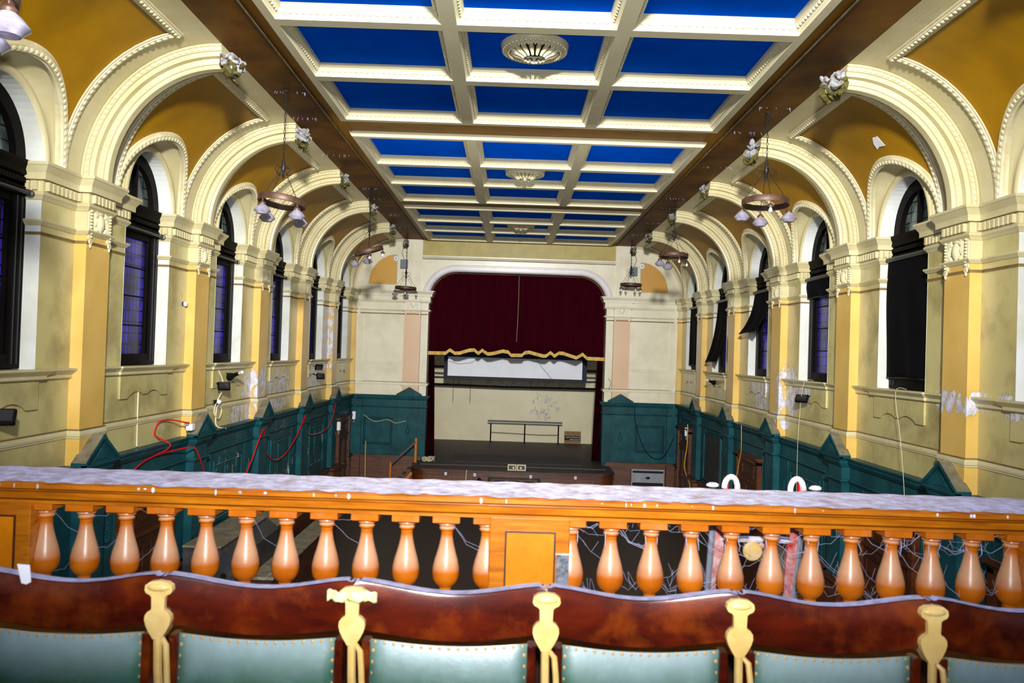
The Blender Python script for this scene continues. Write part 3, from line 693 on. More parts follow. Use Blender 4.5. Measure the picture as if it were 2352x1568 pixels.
for si, s in enumerate((-1, 1)):
    T = lambda p, s=s: (s * p[0], p[1], p[2])
    yA, yB = 5.0, 29.86
    dado = empty(trim_name(), (s * XD, 17, 1.17), 'teal painted dado panelling along the %s wall above brown boarding' % NM[si], 'dado', None, 'structure')
    path = [(XD, yA)]
    for k, c in enumerate(C):
        path += [(XD, c - .30), (XDP, c - .30)] + ([(XDP, c + .30), (XD, c + .30)] if k < 6 else [(XDP, yB)])
    MB(T).box(XD, XW + .02, yA, yB, 1.12, 3.40).build('dado_board', 'teal', dado)
    mb = MB(T); mb.mitre(path, CAPD); mb.build('dado_cap', 'teal', dado)
    mb = MB(T); mb.mitre(path, MIDD); mb.build('frieze_moulding', 'teal', dado)
    mb = MB(T)
    prev = None
    for k, c in enumerate(C):
        a, b = c - .30, (c + .30 if k < 6 else yB)
        mb = MB(T); mb.box(XDP, XD + .02, a, b, 1.15, 3.42); mb.build('dado_pilaster', 'teal', dado)
        mb = MB(T); mb.mitre([(XD, a - .02), (XDP, a - .02), (XDP, b + .02), (XD, b + .02)] if k < 6 else [(XD, a - .02), (XDP, a - .02), (XDP, b)], BASED); mb.build('plinth', 'brownwood', dado)
        if k == 6: continue
        # pediment over each dado pilaster
        tri = [(c - .44, 3.44), (c + .44, 3.44), (c + .44, 3.47), (c + .03, 3.80), (c - .03, 3.80), (c - .44, 3.47)]
        mb = MB(T); mb.prism(tri, lambda u, v, t: (t, u, v), 5.98, 6.14); pd = mb.build('pediment', 'teal', dado)
        mb = MB(T)
        for q in (-1, 1):
            mb.prism([(c + q * .47, 3.44), (c + q * .47, 3.49), (c, 3.85), (c, 3.79)], lambda u, v, t: (t, u, v), 5.93, 6.14)
        mb.prism([(c - .47, 3.435), (c + .47, 3.435), (c + .47, 3.465), (c - .47, 3.465)], lambda u, v, t: (t, u, v), 5.93, 6.0)
        mb.prism([(c - .17, 3.50), (c + .17, 3.50), (c, 3.65)], lambda u, v, t: (t, u, v), 5.965, 6.0)
        mb.build('raking_moulding', 'teal', pd)
        mb = MB(T)
        for q in (-1, 1): mb.prism([(c + q * .46, 3.497), (c + q * .46, 3.505), (c, 3.862), (c, 3.85)], lambda u, v, t: (t, u, v), 5.94, 6.13)
        mb.build('dust_layer', 'dust', pd)
    bays = [(C[k] + .30, C[k + 1] - .30, k) for k in range(6)] + [(yA, C[0] - .30, -1)]
    for a, b, k in bays:
        m_ = (a + b) / 2; fn = lambda u, v, t: (XD - t, u, v)
        if (s, k) in doors:
            DOOR[0] += 1
            dr = empty('door_%d' % DOOR[0], (s * XD, m_, 0), 'dark brown panelled double door with moulded head in the %s wall, bay %s' % (NM[si], ORD[k]), 'door', 'brown double doors of the side walls', 'structure')
            mb = MB(T)
            for q in (-1, 1): mb.box(6.08, 6.22, *sorted((m_ + q * .82, m_ + q * .95)), 0, 2.62)
            mb.box(6.08, 6.22, m_ - .95, m_ + .95, 2.55, 2.68); mb.box(6.02, 6.22, m_ - 1.0, m_ + 1.0, 2.68, 2.72)
            mb.box(6.10, 6.22, m_ - .82, m_ + .82, 2.02, 2.07)
            mb.build('door_frame', 'brownwood', dr)
            for q in (-1, 1):
                y0_, y1_ = sorted((m_, m_ + q * .82)); mb = MB(T); mb.box(6.14, 6.20, y0_ + .004, y1_ - .004, .01, 2.02)
                fd = lambda u, v, t: (6.14 - t, u, v)
                for v0, v1 in ((.18, .82), (.98, 1.88)): panelframe(mb, fd, y0_ + .12, y1_ - .12, v0, v1, .04, .02)
                lf = mb.build('door_leaf', 'darkwood', dr)
                mb = MB(T); mb.egg((6.11, m_ + q * .07, 1.0), .03, .025, .025, 8, 6); mb.build('door_knob', 'copper', lf)
            mb = MB(T); mb.box(6.14, 6.20, m_ - .82, m_ + .82, 2.07, 2.55); fd = lambda u, v, t: (6.14 - t, u, v)
            panelframe(mb, fd, m_ - .5, m_ + .5, 2.16, 2.47, .035, .02); mb.build('overdoor_panel', 'darkwood', dr)
            segs = [(a, m_ - .95), (m_ + .95, b)]
        else:
            segs = [(a, b)]
            mb = MB(T); panelframe(mb, fn, m_ - .85, m_ + .85, 1.50, 2.78, .05, .035)
            for i in range(int(1.6 / .05)): mb.egg((XD - .02, m_ - .78 + i * .05, 2.70), .014, .014, .014, 5, 4); mb.egg((XD - .02, m_ - .78 + i * .05, 1.58), .014, .014, .014, 5, 4)
            for i in range(22): mb.egg((XD - .02, m_ - .77, 1.62 + i * .05), .014, .014, .014, 5, 4); mb.egg((XD - .02, m_ + .77, 1.62 + i * .05), .014, .014, .014, 5, 4)
            mb.prism([(m_ - .2, 2.15), (m_ + .2, 2.15), (m_ + .2, 2.62), (m_ - .2, 2.62)], lambda u, v, t: (t, u, v), XD - .03, XD + .01)
            mb.prism([(m_ - .2, 1.85), (m_ + .2, 1.85), (m_ + .2, 2.13), (m_ - .2, 2.13)], lambda u, v, t: (t, u, v), XD - .015, XD + .01)
            mb.build('dado_panel', 'teal', dado)
        if k >= 0:
            mb = MB(T)
            for q in (-1, 1): wreath(mb, fn, m_ + q * 1.22, 2.25)
            mb.build('ring_ornament', 'teal', dado)
            for q in (-1, 1): MB(T).box(XD - .015, XD + .01, *sorted((m_ + q * 1.0, m_ + q * 1.02)), 1.2, 2.94).build('dado_rib', 'teal', dado)
        for a2, b2 in segs:
            mb = MB(T); mb.mitre([(XD, a2), (XD, b2)], BASED)
            mb.box(XD - .10, XW, a2, b2, 0, 1.1)
            fb = lambda u, v, t: (XD - .11 - t, u, v)
            n_ = max(1, int((b2 - a2) / .8)); st = (b2 - a2) / n_
            for i in range(n_): panelframe(mb, fb, a2 + i * st + .08, a2 + (i + 1) * st - .08, .25, .98, .04, .02)
            mb.build('base_panelling', 'brownwood', dado)

# ------------------------------------------------------------------ end wall with the proscenium
YE = 29.95
def opening(x):
    x = abs(x); r = 1.05; top = 8.21; hw = 3.39
    if x > hw: return 0
    if x < hw - r: return top
    return top - r + math.sqrt(max(0, r * r - (x - (hw - r)) ** 2))
mb = MB()
for s in (-1, 1):
    mb.box(*sorted((s * 3.39, s * 6.8)), YE, YE + .55, 0, 9.6)
xsn = [-3.39 + 6.78 * i / 60 for i in range(61)]
xsn = sorted(set([-3.39 * math.cos(PI * i / 80) for i in range(81)]))
for a, b in zip(xsn, xsn[1:]):
    za, zb = opening(a), opening(b)
    for yy in (YE, YE + .55): mb.quad((a, yy, za), (b, yy, zb), (b, yy, 9.6), (a, yy, 9.6))
    mb.quad((a, YE, za), (b, YE, zb), (b, YE + .55, zb), (a, YE + .55, za))
wend = mb.build('wall_end', 'endwall'); tag(wend, 'pale cream end wall with rounded proscenium opening round the stage', 'wall', kind='structure')
MB().box(-3.69, 3.69, YE - .03, YE + .01, 8.78, 9.43).build('frieze', 'olive', wend)
mb = MB(); mb.mitre([(3.70, YE), (-3.70, YE)], [(0, 8.80), (.08, 8.80), (.08, 8.76), (.05, 8.73), (.02, 8.70), (0, 8.68), (0, 8.66), (.01, 8.66), (.01, 8.62), (0, 8.62)]); 
mb.tf = None; mb.build('frieze_cornice', 'endwall', wend)
# white architrave round the opening
P = []; F = []
pts = [(-3.39, 7.36)]
for i in range(21): a = PI - PI / 2 * i / 20; pts.append((-2.34 + 1.05 * math.cos(a), 7.16 + 1.05 * math.sin(a)))
pts += [(2.34 - .0, 8.21)] + [(2.34 + 1.05 * math.cos(PI / 2 - PI / 2 * i / 20), 7.16 + 1.05 * math.sin(PI / 2 - PI / 2 * i / 20)) for i in range(1, 21)] + [(3.39, 7.36)]
pts = [p for i, p in enumerate(pts) if i == 0 or (Vector(p) - Vector(pts[i - 1])).length > 1e-4]
pts = [p for p in pts if p[1] >= 7.36 or abs(p[0]) < 3.385]
for i, p in enumerate(pts):
    a = Vector(pts[max(i - 1, 0)]); b = Vector(pts[min(i + 1, len(pts) - 1)]); d = (b - a).normalized()
    P.append(Vector((p[0], YE, p[1]))); F.append((Vector((-d.y, 0, d.x)), Vector((0, -1, 0))))
mb = MB(); mb.sweep(P, F, [(0, -.3), (0, .03), (.03, .06), (.06, .03), (.09, .03), (.10, .01), (.20, .01), (.21, .04), (.25, .04), (.27, .0)]); mb.build('proscenium_moulding', 'whitegloss', wend, smooth=True)
mb = MB(); mb.sweep(P, F, [(0, -.55), (-.05, -.5), (-.05, -.28), (0, -.26)]); mb.build('proscenium_inner_edge', 'brownwood', wend)
for si, s in enumerate((-1, 1)):
    T = lambda p, s=s: (s * p[0], p[1], p[2])
    YP = YE - .14
    # entablature: path runs from the corner to the opening; outward normal faces the hall
    # proscenium pilaster pair
    pil = empty(trim_name(), (s * 3.98, YE, 3.43), 'pale peach pilaster with square rosette capital %s the stage opening' % ('left of' if s < 0 else 'right of'), 'pilaster', 'proscenium pilasters', 'structure')
    MB(T).box(3.68, 4.30, YP, YE + .02, 3.43, 6.62).build('shaft', 'peach', pil)
    MB(T).box(3.68, 4.30, YP, YE + .02, 6.62, 7.30).build('capital', 'endwall', pil)
    mb = MB(T); mb.box(3.74, 4.24, YP - .02, YP + .01, 6.72, 7.10)
    mb.egg((3.99, YP - .02, 6.92), .10, .03, .11, 10, 6)
    for a, b in ((-.15, .12), (.15, .12), (-.15, -.12), (.15, -.12), (0, .14), (0, -.14), (-.17, 0), (.17, 0)): mb.egg((3.99 + a, YP - .02, 6.92 + b), .04, .025, .035, 8, 4)
    mb.build('rosette', 'endwall', pil, smooth=True)
    mb = MB(T)
    for q in (3.72, 4.26): mb.egg((q, YP - .01, 6.56), .04, .03, .06, 8, 4)
    mb.build('drop', 'endwall', pil, smooth=True)
    MB(T).box(3.39, 3.66, YP + .03, YE + .02, 3.40, 7.30).build('inner_strip', 'endwall', pil)
    # mouldings: work in mirrored plan with x -> -x so the left-hand normal faces the hall (-y)
    path = [(6.0, YE), (4.33, YE), (4.33, YP), (3.65, YP), (3.65, YP + .03), (3.36, YP + .03), (3.36, YE + .5)]
    path2 = [(-p[0], p[1]) for p in path]           # runs +x ... so flip orientation
    TM = lambda p, s=s: (-s * p[0], p[1], p[2])
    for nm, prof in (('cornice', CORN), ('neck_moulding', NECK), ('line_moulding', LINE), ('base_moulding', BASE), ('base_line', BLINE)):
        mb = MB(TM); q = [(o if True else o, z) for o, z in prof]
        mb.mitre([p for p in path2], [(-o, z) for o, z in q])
        mb.build(nm, 'brown_line' if 'line' in nm else 'endwall', wend)
    mb = MB(T); mb.box(4.36, 5.84, YE - .05, YE + .01, 4.66, 4.74); mb.box(4.36, 5.84, YE - .03, YE + .01, 4.60, 4.66); mb.build('string_course', 'endwall', wend)
    mb = MB(T); mb.box(5.86, 6.0, YE - .03, YE + .01, 3.93, 6.5); mb.build('corner_strip', 'endwall', wend)
    # upper strips
    mb = MB(T)
    for a, b in ((3.70, 4.0), (4.04, 4.30)): mb.box(a, b, YE - .05, YE + .01, 7.44, 8.66 + (b > 4.1) * .6)
    panelframe(mb, lambda u, v, t: (u, YE - .05 - t, v), 3.74, 3.97, 7.9, 8.5, .02, .015)
    mb.build('upper_pilaster', 'endwall', wend)
    # lunette
    mb = MB(T); A = [(4.66, 7.66)] + [(4.66 + 1.06 * math.cos(PI / 2 * i / 16) * 1.0, 7.66 + 1.13 * math.sin(PI / 2 * i / 16)) for i in range(17)]
    mb.prism(A, lambda u, v, t: (u, t, v), YE - .02, YE + .01); mb.build('lunette_panel', 'goldend', wend)
    mb = MB(T); loop = A + [A[0]]
    for a, b in zip(loop, loop[1:]):
        L_ = math.hypot(b[0] - a[0], b[1] - a[1])
        for i in range(max(1, int(L_ / .07))):
            t = (i + .5) / max(1, int(L_ / .07)); mb.egg((a[0] + (b[0] - a[0]) * t, YE - .03, a[1] + (b[1] - a[1]) * t), .028, .03, .028, 6, 4)
    mb.build('lunette_beading', 'egg', wend)
    # end dado
    dd = empty(trim_name(), (s * 4.8, YE, 1.17), 'teal dado panel with small pediment on the end wall %s the stage' % ('left of' if s < 0 else 'right of'), 'dado', 'end wall dado panels', 'structure')
    yd = YE - .10
    MB(T).box(3.52, 6.1, yd, YE + .02, 1.15, 3.40).build('dado_board', 'teal', dd)
    MB(T).box(3.66, 4.42, yd - .05, yd + .02, 1.17, 3.40).build('dado_pilaster', 'teal', dd)
    MB(T).box(3.36, 3.54, yd - .02, yd + .5, .60, 3.40).build('corner_pier', 'teal', dd)
    MB(T).box(5.80, 6.10, yd - .10, yd + .02, .9, 3.40).build('corner_pilaster', 'teal', dd)
    pth = [(-6.0, yd - .10), (-5.80, yd - .10), (-5.80, yd), (-4.44, yd), (-4.44, yd - .05), (-3.64, yd - .05), (-3.64, yd - .02), (-3.36, yd - .02), (-3.36, yd + .5)]
    for nm, prof in (('dado_cap', CAPD), ('frieze_moulding', MIDD)):
        mb = MB(TM); mb.mitre(pth, [(-o * .9, z) for o, z in prof]); mb.build(nm, 'teal', dd)
    mb = MB(T); mb.prism([(3.56, 3.44), (4.46, 3.44), (4.46, 3.48), (4.03, 3.72), (3.99, 3.72), (3.56, 3.48)], lambda u, v, t: (u, t, v), yd - .10, yd + .05)
    pdm = mb.build('pediment', 'teal', dd)
    mb = MB(T)
    for q in (-1, 1): mb.prism([(4.01 + q * .48, 3.44), (4.01 + q * .48, 3.49), (4.01, 3.76), (4.01, 3.70)], lambda u, v, t: (u, t, v), yd - .15, yd + .05)
    mb.prism([(3.86, 3.50), (4.16, 3.50), (4.01, 3.60)], lambda u, v, t: (u, t, v), yd - .12, yd)
    mb.build('raking_moulding', 'teal', pdm)
    mb = MB(T); fe = lambda u, v, t: (u, yd - t, v)
    panelframe(mb, fe, 4.62, 5.72, 1.55, 2.58, .03, .02); panelframe(mb, fe, 4.68, 5.66, 1.61, 2.52, .02, .035)
    for i in range(20): mb.egg((4.66 + i * .053, yd - .03, 1.57), .012, .012, .012, 5, 4)
    mb.build('beaded_frame', 'tealdark', dd)
    mb = MB(T); mb.box(5.03, 5.31, yd - .04, yd + .01, 2.12, 2.48); mb.box(5.03, 5.31, yd - .015, yd + .01, 1.90, 2.12)
    mb.build('dado_panel', 'teal', dd)
    mb = MB(T); wreath(mb, lambda u, v, t: (u, yd - .05 - t, v), 4.04, 2.1, 1.1); mb.build('ring_ornament', 'teal', dd)
    MB(T).box(5.66, 5.70, yd - .02, yd + .01, 1.2, 3.2).build('dado_rib', 'teal', dd)
    mb = MB(T); mb.box(3.5, 6.2, yd - .12, YE, 0, 1.12); mb.box(3.5, 6.2, yd - .17, YE, 1.12, 1.17); mb.box(5.78, 6.2, yd - .28, YE, 0, 1.12)
    for a, b in ((4.55, 5.72), (3.60, 4.42)):
        panelframe(mb, lambda u, v, t: (u, yd - .12 - t, v), a, b, .2, .98, .05, .02); panelframe(mb, lambda u, v, t: (u, yd - .12 - t, v), a + .08, b - .08, .62, .66, .015, .01)
    mb.build('base_panelling', 'brownwood', dd)

# ------------------------------------------------------------------ stage
ZG = 1.05
front = [(-3.62, 29.6), (-3.60, 28.9)]
for i in range(9): a = PI + PI / 2 * i / 8; front.append((-3.05 + .55 * math.cos(a), 28.15 + .55 * math.sin(a)))
for i in range(1, 8): u = i / 8; front.append((-3.05 + 6.1 * u, 27.6 - .14 * math.sin(PI * u)))
for i in range(9): a = 1.5 * PI + PI / 2 * i / 8; front.append((3.05 + .55 * math.cos(a), 28.15 + .55 * math.sin(a)))
front += [(3.60, 28.9), (3.62, 29.6)]
stage = empty('stage', (0, 30, 0), 'raised stage with dark boards and brown panelled bowed front', 'stage', None, 'structure')
mb = MB(); mb.prism(front, lambda u, v, t: (u, v, t), 0.0, ZG - .10); mb.build('stage_front', 'brownwood', stage)
mb = MB(); ex = [(x * 1.012, y - .05 * (28.9 > y)) for x, y in front]; mb.prism(ex, lambda u, v, t: (u, v, t), ZG - .10, ZG - .03); mb.build('stage_nosing', 'darkwood', stage)
mb = MB(); mb.prism(front, lambda u, v, t: (u, v, t), ZG - .03, ZG - .015)
mb.box(-3.37, 3.37, 28.55, 30.55, .80, ZG); mb.box(-4.6, 4.6, 30.52, 36.7, .80, ZG); mb.build('stage_floor', 'stagefloor', stage)
MB().box(-3.38, 3.38, 28.5, 28.56, ZG - .02, ZG + .015).build('footlight_edge', 'darkwood', stage)
MB().box(-2.3, 2.6, 29.4, 31.6, ZG, ZG + .012).build('stage_cloth', 'stagelight', stage)
for i in range(8):
    x0 = -2.96 + i * .745; x1 = x0 + .60; xm = (x0 + x1) / 2; yf = 27.6 - .14 * math.sin(PI * (xm + 3.05) / 6.1)
    mb = MB(); panelframe(mb, lambda u, v, t: (u, yf + .015 - t, v), x0, x1, .30, .80, .05, .035); mb.box(x0 + .12, x1 - .12, yf - .02, yf + .03, .38, .72); mb.build('stage_panel', 'brownwood', stage)
MB().box(-4.6, 4.6, 36.6, 36.8, .8, 9.4).build('wall_stage_back', 'backwall')
tag(bpy.data.objects['wall_stage_back'], 'cream back wall of the stage with peeling grey plaster', 'wall', kind='structure')
mb = MB(); mb.box(-4.7, -4.5, 30.5, 36.8, .8, 9.4); mb.box(4.5, 4.7, 30.5, 36.8, .8, 9.4); mb.box(-4.7, 4.7, 30.5, 36.8, 9.3, 9.5); o = mb.build('wall_stage_side', 'backwall')
tag(o, 'side walls and roof of the stage house', 'wall', kind='structure')

# house curtain
bot = [(-3.51, 5.01), (-2.73, 5.02), (-2.57, 5.15), (-2.38, 5.03), (-2.19, 5.04), (-1.83, 5.16), (-1.63, 5.18), (-1.46, 5.05), (-1.32, 5.18), (-1.1, 5.04), (-0.93, 5.06), (-0.51, 5.17), (-0.31, 5.14), (-0.2, 5.02), (0.23, 5.03), (0.32, 5.13), (0.49, 5.16), (1.05, 5.03), (1.17, 5.04), (1.33, 5.17), (1.49, 5.04), (1.64, 5.16), (1.81, 5.16), (2.34, 5.0), (2.57, 5.15), (2.75, 4.99), (3.5, 4.98)]
def zbot(x):
    for a, b in zip(bot, bot[1:]):
        if a[0] <= x <= b[0]: return a[1] + (b[1] - a[1]) * (x - a[0]) / (b[0] - a[0])
    return 5.0
cur = empty('house_curtain', (0, 30.4, 8.3), 'maroon velvet house curtain with scalloped gold fringe, raised half way', 'curtain')
def cf(u, v):
    x = -3.42 + 6.84 * u; z0 = zbot(x) + .12; z = z0 + (8.35 - z0) * v
    return (x, 30.42 + .010 * math.sin(x * 7.5) + .006 * math.sin(x * 23), z)
mb = MB(); mb.grid(180, 8, cf); o = mb.build('curtain_cloth', 'maroon', cur, smooth=True); o.modifiers.new('t', 'SOLIDIFY').thickness = .02
def tf_(u, v):
    x = -3.42 + 6.84 * u; z0 = zbot(x); z = z0 + .135 * v
    return (x, 30.375 + .010 * math.sin(x * 7.5) + .006 * math.sin(x * 23), z)
mb = MB(); mb.grid(260, 1, tf_); o = mb.build('gold_fringe', 'goldtrim', cur); o.modifiers.new('t', 'SOLIDIFY').thickness = .03
mb = MB(); mb.tube([(.02, 30.3, 8.15), (.03, 30.28, 7.0), (.0, 30.28, 5.62)], .005, 5); tag(mb.build('stage_line', 'whitecable'), 'thin pale cord hanging down in front of the maroon curtain', 'cord')
for s in (-1, 1):
    sd = 'left' if s < 0 else 'right'
    def df(u, v, s=s):
        x = 3.44 - u * (.36 - .12 * v) ; return (s * x, 30.75 + .05 * math.sin(u * 22) + .02 * math.sin(v * 5), ZG + .01 + 4.3 * v)
    mb = MB(); mb.grid(30, 10, df); o = mb.build('side_drape', 'drape', smooth=True); o.modifiers.new('t', 'SOLIDIFY').thickness = .02
    tag(o, 'dark maroon side drape hanging at the %s edge of the stage' % sd, 'drape', 'stage side drapes')
# screen
scr = empty('projection_screen', (0, 33, 4.1), 'white projection screen with navy border hanging behind the curtain', 'screen')
MB().box(-3.0, 3.02, 33.0, 33.02, 4.05, 6.0).build('border', 'navy', scr)
MB().box(-2.84, 2.82, 32.97, 33.0, 4.14, 4.95).build('screen_face', 'screen', scr)
MB().box(-3.42, 3.42, 32.95, 33.05, 4.02, 4.10).build('bottom_bar', 'black', scr)
mb = MB(); mb.tube([(-2.8, 32.96, 4.75), (-2.4, 32.96, 4.64), (-1.9, 32.96, 4.70), (-1.4, 32.96, 4.95)], .008, 5); mb.tube([(.9, 32.96, 4.95), (1.05, 32.96, 4.7), (1.55, 32.96, 4.12)], .008, 5); mb.build('loose_wire', 'black', scr)
for z, y_, a, lab in ((4.52, 33.3, 4.3, 'black batten crossing behind the projection screen'), (3.66, 35.6, 4.4, 'long dark batten sagging across the stage back wall below the screen')):
    mb = MB(); mb.tube([(-a, y_, z), (-.5, y_, z - .04), (a, y_, z)], .05, 8); o = mb.build('batten', 'black'); tag(o, lab, 'batten', 'stage battens')
for i, x in enumerate((-2.75, -2.5, -1.98, .75, 1.4, 2.05)):
    mb = MB(); mb.tube([(x, 35.4, 9.2), (x, 35.4, 2.9 if i in (0, 2) else 3.6)], .008, 5); tag(mb.build('hanging_wire', 'black'), 'thin black suspension wire in front of the stage back wall', 'wire', 'suspension wires over the stage')
# handrail on the stage
hr = empty('portable_handrail', (.5, 36.2, ZG), 'black portable handrail with twin silver top rails standing on the stage', 'handrail')
yy = 36.2
for x in (-1.02, .55, 2.10):
    mb = MB(); mb.tube([(x, yy, ZG), (x, yy, 1.95)], .03, 8); mb.box(x - .05, x + .05, yy - .1, yy + .1, ZG, ZG + .02); mb.build('post', 'black', hr)
mb = MB(); mb.tube([(-1.02, yy, 1.5), (.55, yy, 1.46), (1.2, yy, 1.44), (2.1, yy, 1.46)], .012, 6); mb.build('middle_rail', 'black', hr)
for z in (1.93, 2.04): mb = MB(); mb.tube([(-1.17, yy - .02, z), (2.27, yy - .02, z)], .024, 8); mb.build('top_rail', 'grey', hr)
# sign board
sb = empty('sign_board', (2.75, 36.3, ZG), 'plywood board with black directional sign leaning on the stage back wall', 'sign')
MB().box(2.40, 3.16, 36.40, 36.43, ZG, ZG + .58).build('board', 'board', sb)
MB().box(2.41, 3.15, 36.385, 36.40, ZG + .16, ZG + .37).build('sign_panel', 'black', sb)
def text(body, loc, size, m, rot, parent=None, align='RIGHT', name='lettering'):
    cu = bpy.data.curves.new(name, 'FONT'); cu.body = body; cu.size = size; cu.extrude = .001; cu.align_x = align; cu.materials.append(M[m])
    t_ = bpy.data.objects.new(name, cu); S.collection.objects.link(t_)
    bpy.context.view_layer.update()
    me = bpy.data.meshes.new_from_object(t_.evaluated_get(bpy.context.evaluated_depsgraph_get())); bpy.data.objects.remove(t_)
    o = bpy.data.objects.new(name, me); S.collection.objects.link(o); o.rotation_euler = rot
    o.location = loc
    if parent:
        o.parent = parent; q = parent; off = Vector((0, 0, 0))
        while q: off += Vector(q.location); q = q.parent
        o.location = Vector(loc) - off
    return o
for z, tx in ((ZG + .285, 'Radio Gothmayor'), (ZG + .185, 'Head porter')):
    text(tx, (3.04, 36.38, z), .078, 'white', (PI / 2, 0, 0), sb)
    mb = MB(); mb.box(3.055, 3.11, 36.376, 36.382, z + .018, z + .034); mb.prism([(3.09, z), (3.09, z + .052), (3.135, z + .026)], lambda u, v, t: (u, t, v), 36.376, 36.382); mb.build('arrow', 'white', sb)
# small things along the stage front
for i, (x, lab) in enumerate(((-.03, 'framed photograph leaning on the stage lip, the left one of the pair'), (.30, 'framed photograph leaning on the stage lip, the right one of the pair'))):
    pf = empty('picture_frame', (x, 27.75, ZG - .01), lab, 'picture', 'small framed photographs on the stage lip')
    mb = MB(); mb.box(x - .155, x + .155, 27.74, 27.76, ZG - .02, ZG + .20); mb.build('mount', 'egg', pf)
    mb = MB(); mb.box(x - .12, x + .12, 27.73, 27.742, ZG + .02, ZG + .165); mb.build('photograph', 'darkgrey', pf)
    mb = MB(); mb.egg((x + (.05 if i == 0 else -.02), 27.727, ZG + .08), .035, .004, .05, 8, 4); mb.build('pale_figure', 'iron', pf)
for x, w_ in ((-2.35, 'first sticker from the left'), (-1.33, 'second sticker from the left'), (.63, 'third sticker from the left'), (2.20, 'fourth sticker from the left')):
    yf = 27.6 - .14 * math.sin(PI * (x + 3.05) / 6.1)
    st = empty('sticker', (x, yf, .90), 'white square sticker with a cross on the stage front, ' + w_, 'sticker', 'stickers on the stage front')
    MB().box(x - .04, x + .04, yf - .012, yf - .002, .83, .93).build('backing', 'white', st)
    mb = MB(); mb.box(x - .02, x + .02, yf - .016, yf - .011, .872, .888); mb.box(x - .008, x + .008, yf - .016, yf - .011, .86, .90); mb.build('cross', 'navy', st)
mb = MB(); mb.tube([(-1.62, 27.45, ZG), (-1.63, 27.42, .7), (-1.66, 27.42, .05)], .012, 6); tag(mb.build('stage_line', 'whitecable'), 'white cord hanging down the panelled stage front', 'cord')
# keyboard console in front of the stage
kb = empty('organ_console', (0, 26.9, 0), 'dark wooden organ console with white keys standing before the stage', 'organ')
mb = MB(); mb.box(-.85, .95, 26.95, 27.35, 0, .84); mb.box(-.85, -.75, 26.4, 26.95, 0, .84); mb.box(.85, .95, 26.4, 26.95, 0, .84); mb.box(-.85, .95, 26.5, 26.95, 0, .66); mb.build('case', 'darkwood', kb)
mb = MB()
for a in (-.62, -.12, .38): mb.box(a, a + .34, 26.93, 26.96, .70, .80)
mb.build('stop_panel', 'black', kb)
MB().box(-.68, .78, 26.45, 26.62, .66, .69).build('keyboard', 'white', kb); MB().box(-.68, .30, 26.53, 26.62, .69, .71).build('black_keys', 'black', kb)
mb = MB(); mb.tube([(-1.35, 26.9, .0), (-1.4, 26.95, .5), (-1.15, 26.9, .86), (-.95, 26.9, .70), (-1.0, 26.8, .2)], .04, 6); tag(mb.build('cable_coil', 'black'), 'dark bundle of cable slumped beside the organ console', 'cable')
# heater
ht = empty('wall_heater', (5.08, 29.5, .3), 'grey gas wall heater with black grille right of the stage', 'heater')
MB().bbox(4.46, 5.70, 29.45, 29.72, .33, .98, .01).build('casing', 'grey', ht)
mb = MB(); mb.box(4.50, 5.66, 29.44, 29.46, .84, .92); mb.build('top_grille', 'black', ht)
mb = MB(); mb.box(4.50, 5.66, 29.44, 29.46, .36, .48)
for i in range(20): mb.box(4.52 + i * .057, 4.53 + i * .057, 29.425, 29.445, .36, .48)
mb.build('bottom_grille', 'black', ht)
mb = MB(); mb.egg((5.08, 29.445, .66), .09, .012, .05, 14, 6); mb.build('badge', 'black', ht)
# stair handrail left of the stage
sr = empty('stair_rail', (-4.0, 29.1, 0), 'wooden stair handrail rising to the stage from the hall floor', 'handrail')
MB().bbox(-3.65, -3.56, 29.0, 29.09, .0, 1.92, .01).build('upper_post', 'railwood', sr)
MB().bbox(-4.55, -4.47, 28.95, 29.05, 0, 1.02, .01).build('lower_post', 'railwood', sr)
mb = MB(); mb.prism([(-4.50, .88), (-3.60, 1.74), (-3.60, 1.84), (-4.50, .98)], lambda u, v, t: (u, t, v), 28.99, 29.05); mb.build('handrail', 'darkwood', sr)
mb = MB(); mb.prism([(-4.20, .0), (-3.60, .70), (-3.60, .84), (-4.30, .08)], lambda u, v, t: (u, t, v), 28.98, 29.06); mb.build('stringer', 'railwood', sr)
stp = empty('stage_steps', (-4.0, 29.3, 0), 'short flight of brown wooden steps up to the stage', 'steps')
for i in range(5): MB().box(-4.45 + i * .17, -3.62, 29.1, 29.66, i * .19, (i + 1) * .19).build('step', 'darkwood', stp)
# tangle of white cable on the stage, left
mb = MB(); rnd = random.Random(4)
for i in range(9):
    c0 = Vector((-3.18 + rnd.uniform(-.08, .08), 29.3 + rnd.uniform(-.1, .2), ZG + .08)); r0 = rnd.uniform(.10, .18)
    mb.tube([c0 + Vector((r0 * math.cos(a) * 1.1, r0 * .6 * math.sin(a * 1.3 + i), .08 * math.sin(a * 2 + i))) for a in [j * .5 for j in range(13)]], .009, 5)
tag(mb.build('cable_tangle', 'whitecable'), 'tangle of white cable on the stage floor by the left drape', 'cable')
